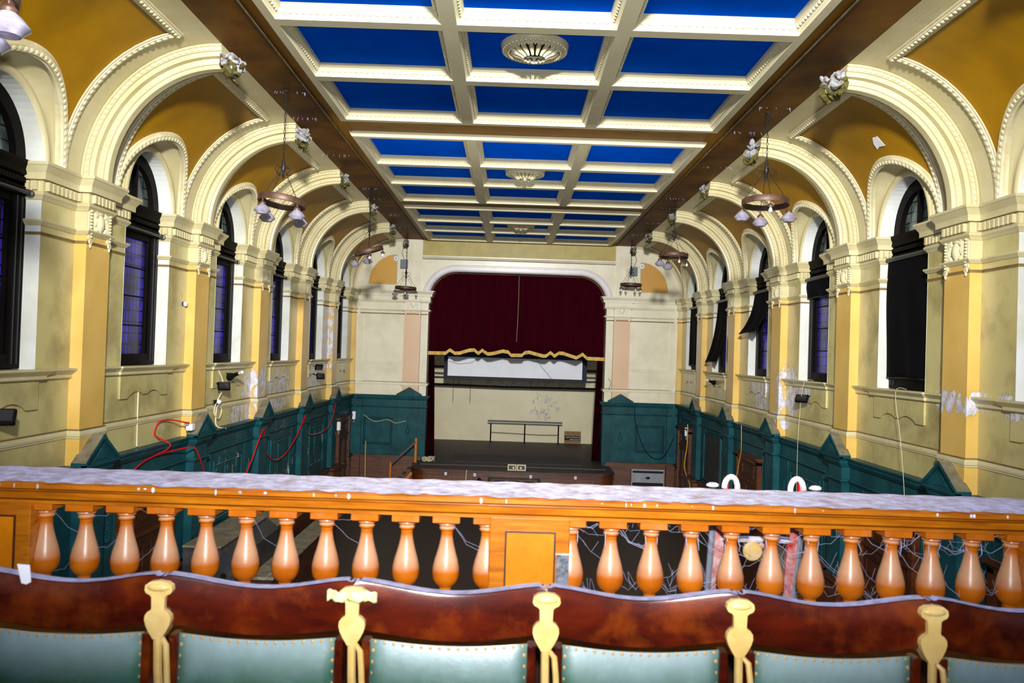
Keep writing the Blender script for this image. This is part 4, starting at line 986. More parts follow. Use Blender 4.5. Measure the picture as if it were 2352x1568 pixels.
# junction boxes and round speakers
for s in (-1, 1):
    sd = 'left' if s < 0 else 'right'
    b_ = empty('junction_box', (s * 4.42, YE - .1, 8.3), 'small blue-grey box on the end wall beside the %s chandelier' % sd, 'box', 'end wall boxes')
    MB().bbox(s * 4.38 - .14, s * 4.38 + .14, YE - .16, YE - .05, 8.26, 8.60, .01).build('box', 'greybox', b_)
    mb = MB(); mb.tube([(s * 4.38, YE - .08, 8.6), (s * 4.48, YE - .08, 8.85), (s * 4.40, YE - .08, 9.2), (s * 4.35, YE - .06, 9.38)], .008, 5); mb.build('lead', 'black', b_)
    d_ = empty('ceiling_speaker', (s * 4.68, YE - .05, 8.66), 'round white speaker at the top of the %s gold lunette' % sd, 'speaker', 'round speakers in the lunettes')
    mb = MB(); mb.lathe([(.11, 0), (.11, -.03), (.08, -.06), (.04, -.06)], (s * 4.70, YE - .02, 8.64), 20, 'y'); mb.build('ring', 'white', d_, smooth=True)
    mb = MB(); mb.lathe([(.035, -.05), (.035, -.08), (.01, -.08)], (s * 4.70, YE - .02, 8.64), 12, 'y'); mb.build('cone', 'grey', d_)

# ------------------------------------------------------------------ chandeliers
def ringpt(c, rx, ry, a, R_): 
    v = R_ @ Vector((rx * math.cos(a), ry * math.sin(a), 0)); return Vector(c) + v
def chandelier(x, y, zr, tilt, shades, label, a0=0.6):
    """ring lamp on chains; tilt = (about x, about y) in degrees; shades: for four lamps 'S' glass shade, 'B' bare bulb"""
    ch = empty('chandelier', (x, y, 9.4), label, 'chandelier', 'ring chandeliers on chains')
    Rt = Matrix.Rotation(math.radians(tilt[0]), 3, 'X') @ Matrix.Rotation(math.radians(tilt[1]), 3, 'Y')
    c = Vector((x, y, zr)); r = .385; n = 40
    mb = MB(); rings = []
    for k in range(n):
        a = 2 * PI * k / n; rings.append([c + Rt @ Vector((q * math.cos(a), q * math.sin(a), h)) for q, h in ((r, .052), (r + .006, .042), (r + .006, -.042), (r, -.052), (r - .012, -.052), (r - .012, .052))])
    ids = [[mb.V(p) for p in rg] for rg in rings]
    for k in range(n):
        A, B = ids[k], ids[(k + 1) % n]
        for j in range(6): mb.f.append([A[j], A[(j + 1) % 6], B[(j + 1) % 6], B[j]])
    mb.build('ring', 'copper', ch, smooth=True)
    hub = Vector((x, y, zr + .56))
    mb = MB(); mb.lathe([(.0, 0), (.05, 0), (.055, -.02), (.02, -.05), (.0, -.06)], (x, y, 9.40), 12); mb.build('ceiling_plate', 'chain', ch)
    mb = MB(); zz = 9.36; i = 0
    while zz > hub.z + .12:                               # chain of alternate links
        v = Vector((.014, 0, 0)) if i % 2 else Vector((0, .014, 0))
        p = Vector((x, y, zz)); mb.tube([p, p + v + Vector((0, 0, -.025)), p + v + Vector((0, 0, -.055)), p + Vector((0, 0, -.08)), p - v + Vector((0, 0, -.055)), p - v + Vector((0, 0, -.025)), p], .0055, 4); zz -= .066; i += 1
    mb.build('chain', 'chain', ch)
    mb = MB(); mb.lathe([(.008, .16), (.025, .12), (.03, .05), (.045, 0), (.03, -.05), (.012, -.08), (.03, -.13), (.006, -.18)], hub, 10); mb.build('hub', 'chain', ch, smooth=True)
    mb = MB()
    for k in range(4):
        a = a0 + PI / 2 * k; d = Vector((math.cos(a), math.sin(a), 0)); mb.tube([hub + d * .02, hub + d * .12 + Vector((0, 0, .02)), hub + d * .17 + Vector((0, 0, -.05)), hub + d * .11 + Vector((0, 0, -.11)), hub + d * .08 + Vector((0, 0, -.08))], .006, 5)
    mb.build('scroll', 'chain', ch)
    for k in range(4):
        a = a0 + PI / 2 * k; p = ringpt(c, r, r, a, Rt)
        mb = MB(); q0 = hub + Vector((0, 0, .02)); nst = 16
        for j in range(nst):                              # link chain as short links
            A = q0.lerp(p, j / nst); B = q0.lerp(p, (j + .8) / nst); o_ = Vector((.007, 0, 0)) if j % 2 else Vector((0, .007, 0))
            mb.tube([A, A.lerp(B, .5) + o_, B, A.lerp(B, .5) - o_, A], .0045, 4)
        mb.build('suspension_chain', 'chain', ch)
        b = p + Vector((0, 0, -.05))
        lamp = MB().lathe([(.006, 0), (.012, -.02), (.012, -.05), (.03, -.055), (.055, -.085), (.055, -.11), (.04, -.115)], b, 12).build('lamp_holder', 'copper', ch, smooth=True)
        if shades[k] == 'S':
            MB().lathe([(.045, -.10), (.05, -.11), (.085, -.14), (.115, -.175), (.137, -.205), (.128, -.215), (.105, -.235), (.08, -.262), (.075, -.262), (.10, -.23), (.12, -.207), (.08, -.15), (.045, -.12)], b, 20).build('glass_shade', 'shade', lamp, smooth=True)
        elif shades[k] == 'D':
            MB().lathe([(.02, -.09), (.05, -.12), (.12, -.205), (.10, -.225), (.04, -.26), (.02, -.262)], b, 16).build('glass_shade', 'shade', lamp, smooth=True)
        else:
            MB().lathe([(.012, -.10), (.014, -.12), (.03, -.15), (.033, -.17), (.025, -.19), (.005, -.20)], b, 10).build('bulb', 'bulb', lamp, smooth=True)
    return ch
chandelier(-3.97, 5.15, 7.52, (0, 4), 'SSSS', 'brass ring chandelier above the gallery corner, one lavender glass shade showing', a0=0.0)
chandelier(-4.05, 12.9, 7.56, (-5, 6), 'SSSS', 'copper ring chandelier with four lavender glass shades, left side nearest the gallery', a0=.95)
chandelier(-4.08, 20.9, 7.78, (6, -17), 'BSSB', 'steeply tilted ring chandelier with two glass shades, halfway along the left side', a0=.25)
chandelier(-4.12, 28.6, 7.42, (0, 2), 'BDDB', 'dark ring chandelier hanging before the end wall left of the stage', a0=.1)
chandelier(4.02, 13.2, 7.86, (-3, 1), 'SSSB', 'copper ring chandelier with three glass shades and a bare bulb, right side nearest the gallery', a0=-.1)
chandelier(4.08, 21.0, 7.93, (-3, 2), 'BSSB', 'ring chandelier with two shades and two bare bulbs, halfway along the right side', a0=.2)
chandelier(4.10, 28.6, 7.80, (0, 1), 'BBBB', 'dark ring chandelier with only bare bulbs, before the end wall right of the stage', a0=.3)

# ------------------------------------------------------------------ gallery: floor, front and balustrade
ZB = 3.70
gf = MB().box(-6.3, 6.3, -3.5, 3.30, ZB - .25, ZB).build('gallery_floor', 'balcfloor'); tag(gf, 'dusty floor of the gallery behind the balustrade', 'floor', kind='structure')
g2 = MB().box(-6.3, 6.3, -3.5, .75, ZB, ZB + .0 + .30).build('gallery_step', 'balcfloor'); tag(g2, 'raised rear tier of the gallery floor', 'floor', kind='structure')
gfr = MB().box(-6.3, 6.3, 2.98, 3.26, ZB - .6, 4.10).build('gallery_front', 'darkwood'); tag(gfr, 'solid panelled front of the gallery under the balustrade', 'gallery front', kind='structure')
bal = empty('balustrade', (0, 3.05, 4.10), 'orange varnished oak balustrade with pear-shaped balusters and dusty handrail', 'balustrade')
Yf = 2.90
prof = [(.36, 4.60), (.36, 4.655), (.345, 4.663), (.02, 4.663), (0, 4.655), (0, 4.642), (.012, 4.636), (.040, 4.634), (.040, 4.627), (.020, 4.625), (.024, 4.600), (.062, 4.598), (.062, 4.593), (.044, 4.590), (.044, 4.578), (.30, 4.578), (.36, 4.60)]
mb = MB(); A = [mb.V((-6.3, Yf + a, z)) for a, z in prof]; B = [mb.V((6.3, Yf + a, z)) for a, z in prof]
for i in range(len(prof) - 1): mb.f.append([A[i], A[i + 1], B[i + 1], B[i]])
mb.build('handrail', 'railwood', bal)
def dusty(u, v):
    x = -6.3 + 12.6 * u; ye = Yf + .012 + .012 * math.sin(x * 23) * math.sin(x * 7.3) + .008 * math.sin(x * 61)
    return (x, ye + (Yf + .352 - ye) * v, 4.6635 + .0035 * (0 < v < 1) + .0015 * math.sin(x * 40 + v * 9))
mb = MB(); mb.grid(500, 4, dusty); mb.build('dust_layer', 'dustwhite', bal, smooth=True)
mb = MB(); rnd = random.Random(3)
for i in range(34):
    x = rnd.uniform(-2.2, 2.1); l = rnd.uniform(.003, .012); wd = rnd.uniform(.002, .007)
    mb.egg((x, Yf - .002, 4.655 - l * .5), wd, .004, l, 6, 5)
    if rnd.random() < .35: mb.egg((x + rnd.uniform(-.01, .01), Yf + .043, 4.61), wd * .7, .003, .012, 6, 4)
tag(mb.build('drips', 'dustwhite', bal), kind='stuff')
MB().box(-6.3, 6.3, Yf + .04, Yf + .34, 4.10, 4.162).build('bottom_rail', 'railwood', bal)
def baluster(x):
    c = (x, Yf + .12, 0)
    mb = MB(); b = .052
    mb.bbox(x - b, x + b, Yf + .06, Yf + .17, 4.547, 4.579, .003)
    mb.lathe([(.030, 4.547), (.034, 4.541), (.034, 4.533), (.024, 4.528), (.030, 4.521), (.030, 4.516), (.0235, 4.510), (.0225, 4.500), (.0235, 4.485), (.028, 4.460), (.035, 4.432), (.044, 4.402), (.051, 4.372), (.0525, 4.350), (.050, 4.330), (.043, 4.314), (.032, 4.303), (.024, 4.296), (.022, 4.280), (.026, 4.25), (.034, 4.225), (.034, 4.205)], c, 28)
    mb.bbox(x - b, x + b, Yf + .06, Yf + .17, 4.160, 4.206, .003)
    return mb.build('baluster', 'baluster', bal, smooth=True)
def shift(o, dx):
    r = o.copy(); S.collection.objects.link(r); r.location = o.location + Vector((dx, 0, 0)); return r
PX = -.104; PER = 2.015
b0 = baluster(PX + .161); first = PX + .161
for j in range(-3, 3):
    for i in range(12):
        x = PX + .161 + j * PER + i * (PER - .322) / 11
        if abs(x) > 6.2 or (j == 0 and i == 0): continue
        shift(b0, x - first)
for j in range(-3, 4):
    x = PX + j * PER
    if abs(x) > 6.2: continue
    h = .15
    MB().bbox(x - h, x + h, Yf + .035, Yf + .19, 4.161, 4.579, .004).build('pedestal', 'railwood', bal)
    mb = MB(); fp = lambda u, v, t: (u, Yf + .036 - t, v)
    panelframe(mb, fp, x - .092, x + .098, 4.28, 4.535, .007, .006); mb.build('pedestal_bead', 'brownwood', bal)
    MB().box(x - .085, x + .091, Yf + .031, Yf + .04, 4.285, 4.528).build('pedestal_panel', 'paneloak', bal)
    if j == 0:
        MB().box(x + .103, x + .149, Yf + .030, Yf + .04, 4.27, 4.452).build('worn_patch', 'wornpatch', bal)
        MB().box(x + .098, x + .151, Yf + .028, Yf + .04, 4.452, 4.457).build('worn_edge', 'dustwhite', bal)

# cobwebs between the balusters
rnd = random.Random(11)
gaps = []
for j in (-1, 0):
    for i in range(11): gaps.append(PX + .161 + j * PER + (i + .5) * (PER - .322) / 11)
for gi, gx in enumerate(gaps):
    heavy = gx > -.02
    if not heavy and rnd.random() < .45: continue
    mb = MB(); h = .046
    def edge(side, z):                                  # a point on the baluster beside the gap
        rr = .024 if z > 4.46 else .05 - .03 * max(0, (z - 4.37) / .1)
        return Vector((gx + side * (.077 - rr * .95), Yf + .12 + rnd.uniform(-.02, .02), z))
    n_ = 6 if heavy else 2
    for q in range(n_):
        z1 = rnd.choice([4.57, 4.54, 4.52, 4.50, 4.46, 4.40, 4.34, 4.31]) + rnd.uniform(-.01, .01); z2 = z1 + rnd.uniform(-.12, .08); z2 = max(4.29, min(4.575, z2))
        a = edge(-1, z1); b = edge(1, z2); m_ = a.lerp(b, .5) + Vector((rnd.uniform(-.01, .01), 0, -rnd.uniform(.004, .03)))
        rr = rnd.choice([.0004, .0005, .0009 if heavy else .0004])
        mb.tube([a, a.lerp(m_, .6) + Vector((0, 0, .003)), m_, m_.lerp(b, .5), b], rr, 4)
        for _ in range(2 if heavy else 0):
            c_ = a.lerp(b, rnd.random()); mb.tube([c_ + Vector((0, 0, -.01)), c_ + Vector((rnd.uniform(-.03, .03), 0, rnd.uniform(.01, .05)))], .0004, 4)
    if heavy:
        for sd_ in (-1, 1):
            if rnd.random() < .8:
                P = [edge(sd_, z) + Vector((-sd_ * .001, -.02, 0)) for z in (4.53, 4.51, 4.49, 4.47)]; mb.tube(P, [.0006, .0018, .0014, .0006], 5)
    lbl = 'thin silvery cobweb strung between two balusters ' + ('right of the middle pedestal' if heavy else 'left of the middle pedestal')
    tag(mb.build('cobweb', 'web'), lbl, 'cobweb', 'cobwebs right of the pedestal' if heavy else 'cobwebs left of the pedestal', 'stuff')

# ------------------------------------------------------------------ gallery seats
Ys = 2.05; PIT = .5025; XS0 = -1.5895
def seat(xc, label):
    st = empty('theatre_seat', (xc, Ys + .25, ZB), label, 'seat', 'front row tip-up seats of the gallery')
    L_ = PIT / 2 - .002
    def top(x): u = (x - xc) / L_; return 4.592 - .037 * math.cos(u * PI / 2) ** 1.5 * 1.0 + (-.004 if abs(u) > .96 else 0)
    def botm(x): u = (x - xc) / L_; return 4.463 - .034 * math.cos(u * PI / 2) ** 1.3
    mb = MB(); n = 36; rows = []
    for i in range(n + 1):
        x = xc - L_ + 2 * L_ * i / n; bow = .03 * math.cos((x - xc) / L_ * PI / 2)
        zt, zb = top(x), botm(x)
        rows.append([mb.V(p) for p in ((x, Ys + bow + .002, zt - .002), (x, Ys + bow, zt - .008), (x, Ys + bow - .004, (zt + zb) / 2), (x, Ys + bow, zb + .004), (x, Ys + bow + .005, zb), (x, Ys + bow + .028, zb), (x, Ys + bow + .034, (zt + zb) / 2), (x, Ys + bow + .036, zt - .008), (x, Ys + bow + .034, zt))])
    for a, b in zip(rows, rows[1:]):
        for j in range(9): mb.f.append([a[j], a[(j + 1) % 9], b[(j + 1) % 9], b[j]])
    mb.f.append(rows[0][::-1]); mb.f.append(rows[-1])
    rl = mb.build('top_rail', 'mahog', st, smooth=True)
    mb = MB()
    def dl(u, v): x = xc - L_ + 2 * L_ * u; bow = .03 * math.cos((x - xc) / L_ * PI / 2); return (x, Ys + bow + .001 + .034 * v, top(x) + .0012 + .0012 * math.sin(x * 170) * math.sin(v * 3))
    mb.grid(60, 3, dl)
    mb.build('dust_layer', 'seatdust', rl, smooth=True)
    # back panel: frame, green pad, studs
    hw = .205; zt0 = 4.438; zb0 = 4.03
    def pf(u, v, off=0): # leans slightly: bottom is nearer the camera
        x = xc + hw * (2 * u - 1); z = zb0 + (zt0 - zb0 - .014 * math.sin(PI * u) + .0) * v
        return Vector((x, Ys + .022 - .02 * (1 - v) - off, z))
    mb = MB()
    for q in (-1, 1): mb.bbox(*sorted((xc + q * hw, xc + q * (hw + .022))), Ys + .0, Ys + .045, zb0 - .03, 4.437, .003)
    mb.bbox(xc - hw, xc + hw, Ys + .006, Ys + .045, zb0 - .03, zb0, .003)
    mb.bbox(xc - hw, xc + hw, Ys + .03, Ys + .045, zb0, 4.418, .003)
    mb.build('back_frame', 'mahog', st)
    mb = MB()
    def padf(u, v):
        e = min(u, 1 - u) / .10; f = min(v, 1 - v) / .30; e = min(1, e) ; f = min(1, f)
        b_ = (1 - (1 - e) ** 2) * (1 - (1 - f) ** 2); return pf(u, v, .004 + .020 * b_)
    mb.grid(30, 30, padf); mb.build('back_pad', 'leather', st, smooth=True)
    mb = MB()
    ks = 17
    for i in range(ks): p = pf((i + .5) / ks, .985, .006); mb.egg(p, .005, .004, .005, 8, 4)
    for q in (.018, .982):
        for i in range(14): p = pf(q, (i + .3) / 14.3, .006); mb.egg(p, .0055, .004, .0055, 8, 4)
    mb.build('studs', 'stud', st, smooth=True)
    MB().bbox(xc - .20, xc + .20, Ys + .06, Ys + .42, 4.06, 4.13, .012).build('seat_cushion', 'leather', st)
    return st
POSW = ['leftmost, with the white paper tag', 'second, left of the taped standard', 'third, right of the taped standard', 'fourth, right of the pedestal', 'fifth from the left', 'rightmost at the picture edge']
for i in range(6):
    seat(XS0 + PIT * (i + .5), 'mahogany backed tip-up seat with studded green leather, ' + POSW[i])
def standard(x, label):
    sd = empty('seat_standard', (x, Ys, ZB), label, 'seat standard', 'cream cast iron standards between the seats')
    y1 = Ys - .004
    def half(pts): return pts + [(-a, b) for a, b in reversed(pts)]
    head = half([(0.004, 4.580), (.022, 4.577), (.034, 4.568), (.036, 4.556), (.032, 4.548), (.022, 4.543), (.0175, 4.538), (.0165, 4.510), (.0175, 4.505), (.026, 4.500), (.033, 4.490), (.034, 4.478), (.030, 4.464), (.022, 4.448), (.014, 4.436), (.011, 4.430)])
    mb = MB(); mb.prism([(x + a, b) for a, b in head], lambda u, v, t: (u, t, v), y1 - .010, Ys + .03); br = mb.build('bracket', 'iron', sd)
    mb = MB(); mb.egg((x, y1 - .010, 4.563), .030, .008, .010, 12, 6)
    mb.build('bracket_relief', 'iron', br, smooth=True)
    mb = MB()
    P = [(x, y1 - .002, 4.432), (x + .002, y1, 4.35), (x + .006, y1 + .01, 4.25), (x + .01, y1 + .03, 4.10), (x + .005, y1 + .05, 3.95), (x, y1 + .03, ZB)]
    mb.tube(P, [.011, .011, .012, .013, .014, .02], 8); mb.build('leg', 'iron', sd, smooth=True)
    mb = MB(); P = [(x + .010, y1 + .004, 4.430), (x + .024, y1 - .008, 4.415), (x + .029, y1 - .012, 4.37), (x + .034, y1 - .012, 4.29), (x + .040, y1 - .010, 4.18), (x + .02, y1 + .2, 4.14), (x + .015, y1 + .35, 4.18)]
    mb.tube(P, [.005, .008, .008, .008, .009, .012, .012], 8); mb.build('arm_scroll', 'iron', sd, smooth=True)
for i in range(6):
    standard(XS0 + PIT * i, 'cream cast iron standard with heart bracket between seats, ' + ['outermost left', 'next to the leftmost one', 'with yellowed tape across its head', 'in front of the middle pedestal', 'right of the middle pedestal', 'rightmost'][i])
x = XS0 + 2 * PIT
mb = MB()
def tp(u, v): return (x - .064 + .128 * u, Ys - .026 + .004 * math.sin(u * 20), 4.574 - .026 * v + .003 * math.sin(u * 17) + .002 * math.sin(u * 41 + v * 4))
mb.grid(30, 4, tp); o = mb.build('tape_strip', 'tape', smooth=True); o.modifiers.new('t', 'SOLIDIFY').thickness = .004; tag(o, 'yellowed crumpled tape stuck across a seat standard', 'tape')
mb = MB(); mb.prism([(-1.465, 4.612), (-1.433, 4.610), (-1.428, 4.566), (-1.439, 4.560), (-1.452, 4.563)], lambda u, v, t: (u, t, v - .005), Ys + .003, Ys + .006)
tag(mb.build('paper_tag', 'paper'), 'white paper tag stuck on the leftmost seat rail', 'paper')

# ------------------------------------------------------------------ red ladder leaning on the gallery front
ld = empty('ladder', (.85, 4.4, 0), 'worn red and white ladder hooked over the far side of the gallery rail', 'ladder')
def lp(x, z): t = (4.74 - z) / 4.74; return Vector((x + .035, 3.36 + .95 * t, z))
for s_, x0, x1 in ((-1, .70, .72), (1, 1.02, 1.00)):
    mb = MB(); P = [lp(x0 + (x1 - x0) * i / 8, 4.60 - 4.6 * i / 8) for i in range(9)]
    mb.sweep(P, [(Vector((1, 0, 0)), Vector((0, 1, .2)))] * 9, [(-.02, -.012), (.02, -.012), (.02, .012), (-.02, .012), (-.02, -.012)]); mb.build('stile', 'redpaint', ld)
    mb = MB(); P = [lp(x0 - s_ * -.030, 4.55), lp(x0 - s_ * -.030, 3.0)]; mb.tube(P, .016, 6); mb.build('side_strip', 'grey', ld)
    mb = MB(); P = []
    for i in range(13): a = PI * 1.15 * i / 12; P.append(Vector((x0 + .035 - s_ * .01 + s_ * .028 * math.cos(a) - s_ * .01, 3.33, 4.655 + .048 * math.sin(a))))
    mb.tube(P, [.012] * 13, 8); mb.build('hook', 'dustwhite', ld, smooth=True)
    mb = MB(); mb.tube([Vector((x0 + .035, 3.34, 4.64)), Vector((x0 + .035, 3.34, 4.685))], .012, 8); mb.build('red_cap', 'red', ld)
    mb = MB(); mb.egg((x0 + .035 + s_ * .058, 3.33, 4.666), .028, .02, .012, 8, 5); mb.build('side_pad', 'dustwhite', ld, smooth=True)
for i in range(16):
    z = 4.42 - i * .27; a = lp(.70, z); b = lp(1.02, z); mb = MB(); mb.tube([a, b], .014, 8); mb.build('rung', 'iron' if i else 'dustwhite', ld, smooth=True)
mb = MB(); c_ = lp(.845, 4.372); mb.lathe([(.012, -.012), (.036, -.012), (.042, -.006), (.042, .006), (.036, .012), (.012, .012)], c_ + Vector((0, -.02, 0)), 20, 'y'); mb.build('pulley_wheel', 'iron', ld, smooth=True)
mb = MB(); mb.tube([c_, c_ + Vector((.07, 0, .035))], .014, 6); mb.build('pulley_bracket', 'redpaint', ld)

# ------------------------------------------------------------------ fittings on the walls
def cable(name, pts, m, r, label, cat='cable', group=None):
    # smooth the polyline a little
    P = [Vector(p) for p in pts]; Q = []
    for i in range(len(P) - 1):
        p0, p1, p2, p3 = P[max(i - 1, 0)], P[i], P[i + 1], P[min(i + 2, len(P) - 1)]
        for j in range(5):
            t = j / 5; Q.append(.5 * ((2 * p1) + (p2 - p0) * t + (2 * p0 - 5 * p1 + 4 * p2 - p3) * t * t + (3 * p1 - p0 - 3 * p2 + p3) * t ** 3))
    Q.append(P[-1]); mb = MB(); mb.tube(Q, r, 6); return tag(mb.build(name, m, smooth=True), label, cat, group)
cable('red_cable', [(-6.03, 14.32, 3.72), (-6.2, 14.0, 3.80), (-6.26, 13.66, 3.80), (-6.27, 13.50, 3.66), (-6.27, 13.56, 3.55), (-6.10, 13.70, 3.42), (-6.08, 13.55, 3.33), (-6.15, 13.2, 3.26), (-6.15, 12.7, 3.18), (-6.15, 12.0, 2.9), (-6.15, 11.2, 2.2), (-6.0, 10.9, 1.6)], 'red', .013, 'bright red cable looping down the left wall from a white socket box')
cable('red_cable', [(-6.14, 13.3, 3.27), (-6.10, 13.8, 3.28), (-6.0, 14.2, 3.29), (-5.97, 14.5, 3.24), (-5.97, 14.8, 2.95), (-6.05, 15.2, 2.6), (-6.1, 15.3, 1.9)], 'red', .013, 'red cable branch drooping over the left dado pilaster nearest the gallery')
cable('red_cable', [(-5.97, 17.2, 2.2), (-5.97, 17.8, 2.65), (-5.95, 18.45, 3.22), (-6.1, 19.0, 2.75), (-6.12, 19.6, 2.38), (-6.12, 20.2, 2.25), (-6.1, 21.0, 2.35), (-6.0, 21.7, 2.8), (-5.96, 22.15, 3.22)], 'red', .014, 'red cable swagged across two peeling dado bays of the left wall')
cable('red_cable', [(-5.96, 22.2, 3.22), (-6.1, 22.8, 2.8), (-6.12, 23.5, 2.55), (-6.1, 25.0, 2.5), (-5.98, 25.6, 2.75), (-6.0, 26.2, 3.3)], 'red', .013, 'thin red cable swagged on the left dado next to the far door')
cable('red_cable', [(-6.25, 26.6, 3.72), (-6.2, 27.6, 3.75), (-6.15, 29.3, 3.68)], 'red', .012, 'short red cable above the left dado at the stage corner')
sk = empty('socket_box', (-6.02, 14.45, 3.6), 'white socket box on the left pilaster base where the red cable ends', 'socket box')
MB().bbox(-6.10, -5.98, 14.36, 14.50, 3.58, 3.70, .008).build('box', 'white', sk); MB().box(-6.10, -6.04, 14.30, 14.38, 3.68, 3.74).build('tray_end', 'grey', sk)
mb = MB(); mb.tube([(-6.285, 12.87, 4.68), (-6.285, 12.87, 3.95), (-6.285, 12.89, 3.46)], .012, 6); tag(mb.build('surface_conduit', 'whitecable'), 'thin cream conduit running straight down the left wall below the first window', 'conduit')
cable('white_cable', [(-6.27, 16.3, 4.66), (-6.2, 16.45, 4.3), (-6.25, 16.2, 3.95), (-6.24, 16.1, 3.75), (-6.24, 16.35, 3.62), (-6.24, 16.5, 3.8), (-6.24, 16.25, 3.9), (-6.24, 16.18, 3.6), (-6.2, 16.2, 3.47), (-6.1, 16.4, 3.42)], 'whitecable', .014, 'looped off-white cable hanging under the floodlight on the left wall')
mb = MB(); mb.egg((-6.22, 16.28, 3.98), .05, .05, .05, 12, 8); sen = empty('security_sensor', (-6.25, 16.25, 3.95), 'small white ball sensor on a black base on the left wall', 'sensor')
mb.build('ball', 'white', sen, smooth=True); MB().bbox(-6.30, -6.24, 16.18, 16.30, 3.88, 4.02, .008).build('base', 'black', sen)

def floodlight(x, y, z, s, label, yaw=0.0, pitch=.5, sc=1.0, cone=False):
    f = empty('floodlight', (x, y, z), label, 'floodlight', 'black floodlights on the side walls')
    Rm = Matrix.Rotation(yaw, 3, 'Z') @ Matrix.Rotation(pitch, 3, 'X')
    def tf(p): return Vector((x, y, z)) + Rm @ (Vector(p) * sc)
    mb = MB(tf)
    if cone:
        mb.lathe([(.02, -.22), (.035, -.20), (.045, 0), (.085, .14), (.09, .16), (.07, .16)], (0, 0, 0), 14, 'y'); hd = mb.build('head', 'black', f, smooth=True)
        MB(tf).lathe([(.022, -.34), (.034, -.33), (.034, -.22), (.03, -.21)], (0, 0, 0), 12, 'y').build('collar', 'white', hd)
    else:
        mb.bbox(-.13, .13, -.03, .05, -.10, .10, .012); hd = mb.build('head', 'black', f)
        MB(tf).box(-.10, .10, -.036, -.028, -.075, .075).build('glass_front', 'darkgrey', hd)
        mb = MB(tf)
        for i in range(7): mb.box(-.10 + i * .033, -.09 + i * .033, .05, .08, -.08, .08)
        mb.build('cooling_fin', 'black', hd)
    mb = MB(); mb.tube([tf((0, .02, 0)), Vector((x + s * .12, y + .02, z + .02)), Vector((s * 6.29, y + .02, z + .06))], .014, 6); mb.build('bracket', 'black', f)
floodlight(-6.15, 9.25, 4.25, -1, 'black floodlight on the left wall close to the gallery edge', yaw=.4, pitch=-.6)
floodlight(-6.10, 16.75, 4.52, -1, 'black cone shaped lamp with white collar on the left wall', yaw=.9, pitch=-.25, cone=True)
floodlight(-6.10, 16.2, 4.32, -1, 'tilted black floodlight under the cone lamp on the left wall', yaw=.5, pitch=-.8, sc=.95)
floodlight(-6.08, 24.1, 4.55, -1, 'upper of two black floodlights on the peeling left wall', yaw=.6, pitch=.5, sc=.9)
floodlight(-6.05, 24.2, 4.28, -1, 'lower of two black floodlights on the peeling left wall', yaw=.4, pitch=-.7, sc=.95)
floodlight(6.12, 24.6, 4.48, 1, 'black lamp on the right wall below the swinging long blind', yaw=-.8, pitch=-.2, cone=True, sc=.9)
floodlight(6.08, 16.85, 4.42, 1, 'black floodlight hanging by peeling plaster on the right wall', yaw=-.6, pitch=-.9, sc=1.0)
for s, y in ((-1, 14.55), (1, 14.75)):
    k_ = empty('wall_sensor', (s * 6.27, y, 5.90), 'small white round sensor beside the amber pilaster on the %s wall' % NM[(s + 1) // 2], 'sensor', 'small white wall sensors')
    T = lambda p, s=s: (s * p[0], p[1], p[2])
    mb = MB(T); mb.lathe([(.03, 0), (.045, -.02), (.045, -.06), (.03, -.07)], (6.29, y - .04, 5.90), 12, 'x'); mb.build('cap', 'white', k_, smooth=True); mb = MB(T); mb.lathe([(.04, 0), (.04, -.03)], (6.30, y - .04, 5.90), 12, 'x'); mb.build('base', 'black', k_)
# blind cords and long cables on the right wall
cable('pull_line', [(6.38, 13.0, 4.80), (6.15, 12.9, 4.75), (6.05, 12.5, 4.0), (5.98, 12.2, 3.2), (5.95, 12.1, 2.4)], 'whitecable', .004, 'thin pale cord slanting down from the black blind to the dado', 'cord')
cable('pull_line', [(6.38, 17.0, 4.80), (6.14, 16.9, 4.75), (6.02, 16.8, 4.0), (5.98, 16.75, 3.0), (5.98, 16.7, 1.8)], 'whitecable', .004, 'thin pale cord hanging straight down beside the right wall floodlight', 'cord')
cable('pull_line', [(6.0, 20.9, 3.46), (5.98, 20.8, 3.0), (6.0, 20.9, 2.7), (6.02, 21.4, 1.8), (6.02, 21.6, 1.1)], 'yellow', .009, 'yellowish cord hanging in front of the brown door on the right', 'cord')
cable('yellow_cable', [(6.0, 27.2, 2.9), (5.98, 27.1, 2.2), (5.95, 27.3, 1.5), (5.95, 27.0, 1.2), (5.9, 26.2, 1.0), (5.8, 25.6, .6)], 'yellow', .018, 'yellow cable hanging beside the right wall door by the stage', 'cable')
cable('yellow_pole', [(-5.55, 29.5, 1.7), (-5.53, 29.45, .9), (-5.50, 29.4, .02)], 'yellow', .018, 'thin yellow pole standing against the end wall left of the stage', 'pole')
cable('black_cable', [(4.55, 29.7, 3.25), (4.62, 29.75, 2.6), (4.95, 29.75, 1.75), (5.3, 29.72, 1.38), (5.7, 29.68, 1.45), (6.0, 29.4, 2.2)], 'black', .012, 'black cable drooping across the teal dado right of the stage', 'cable')
cable('black_cable', [(3.55, 29.78, 3.9), (3.62, 29.8, 4.2), (3.4, 29.9, 4.5), (3.42, 29.95, 5.0)], 'black', .008, 'short black cable on the edge of the stage opening', 'cable')
cable('end_wall_cable', [(-5.7, 29.8, 2.65), (-5.3, 29.8, 2.42), (-4.8, 29.8, 2.50), (-4.5, 29.8, 2.38), (-4.1, 29.78, 2.48)], 'whitecable', .009, 'thin pale cable slung across the teal dado left of the stage', 'cable')
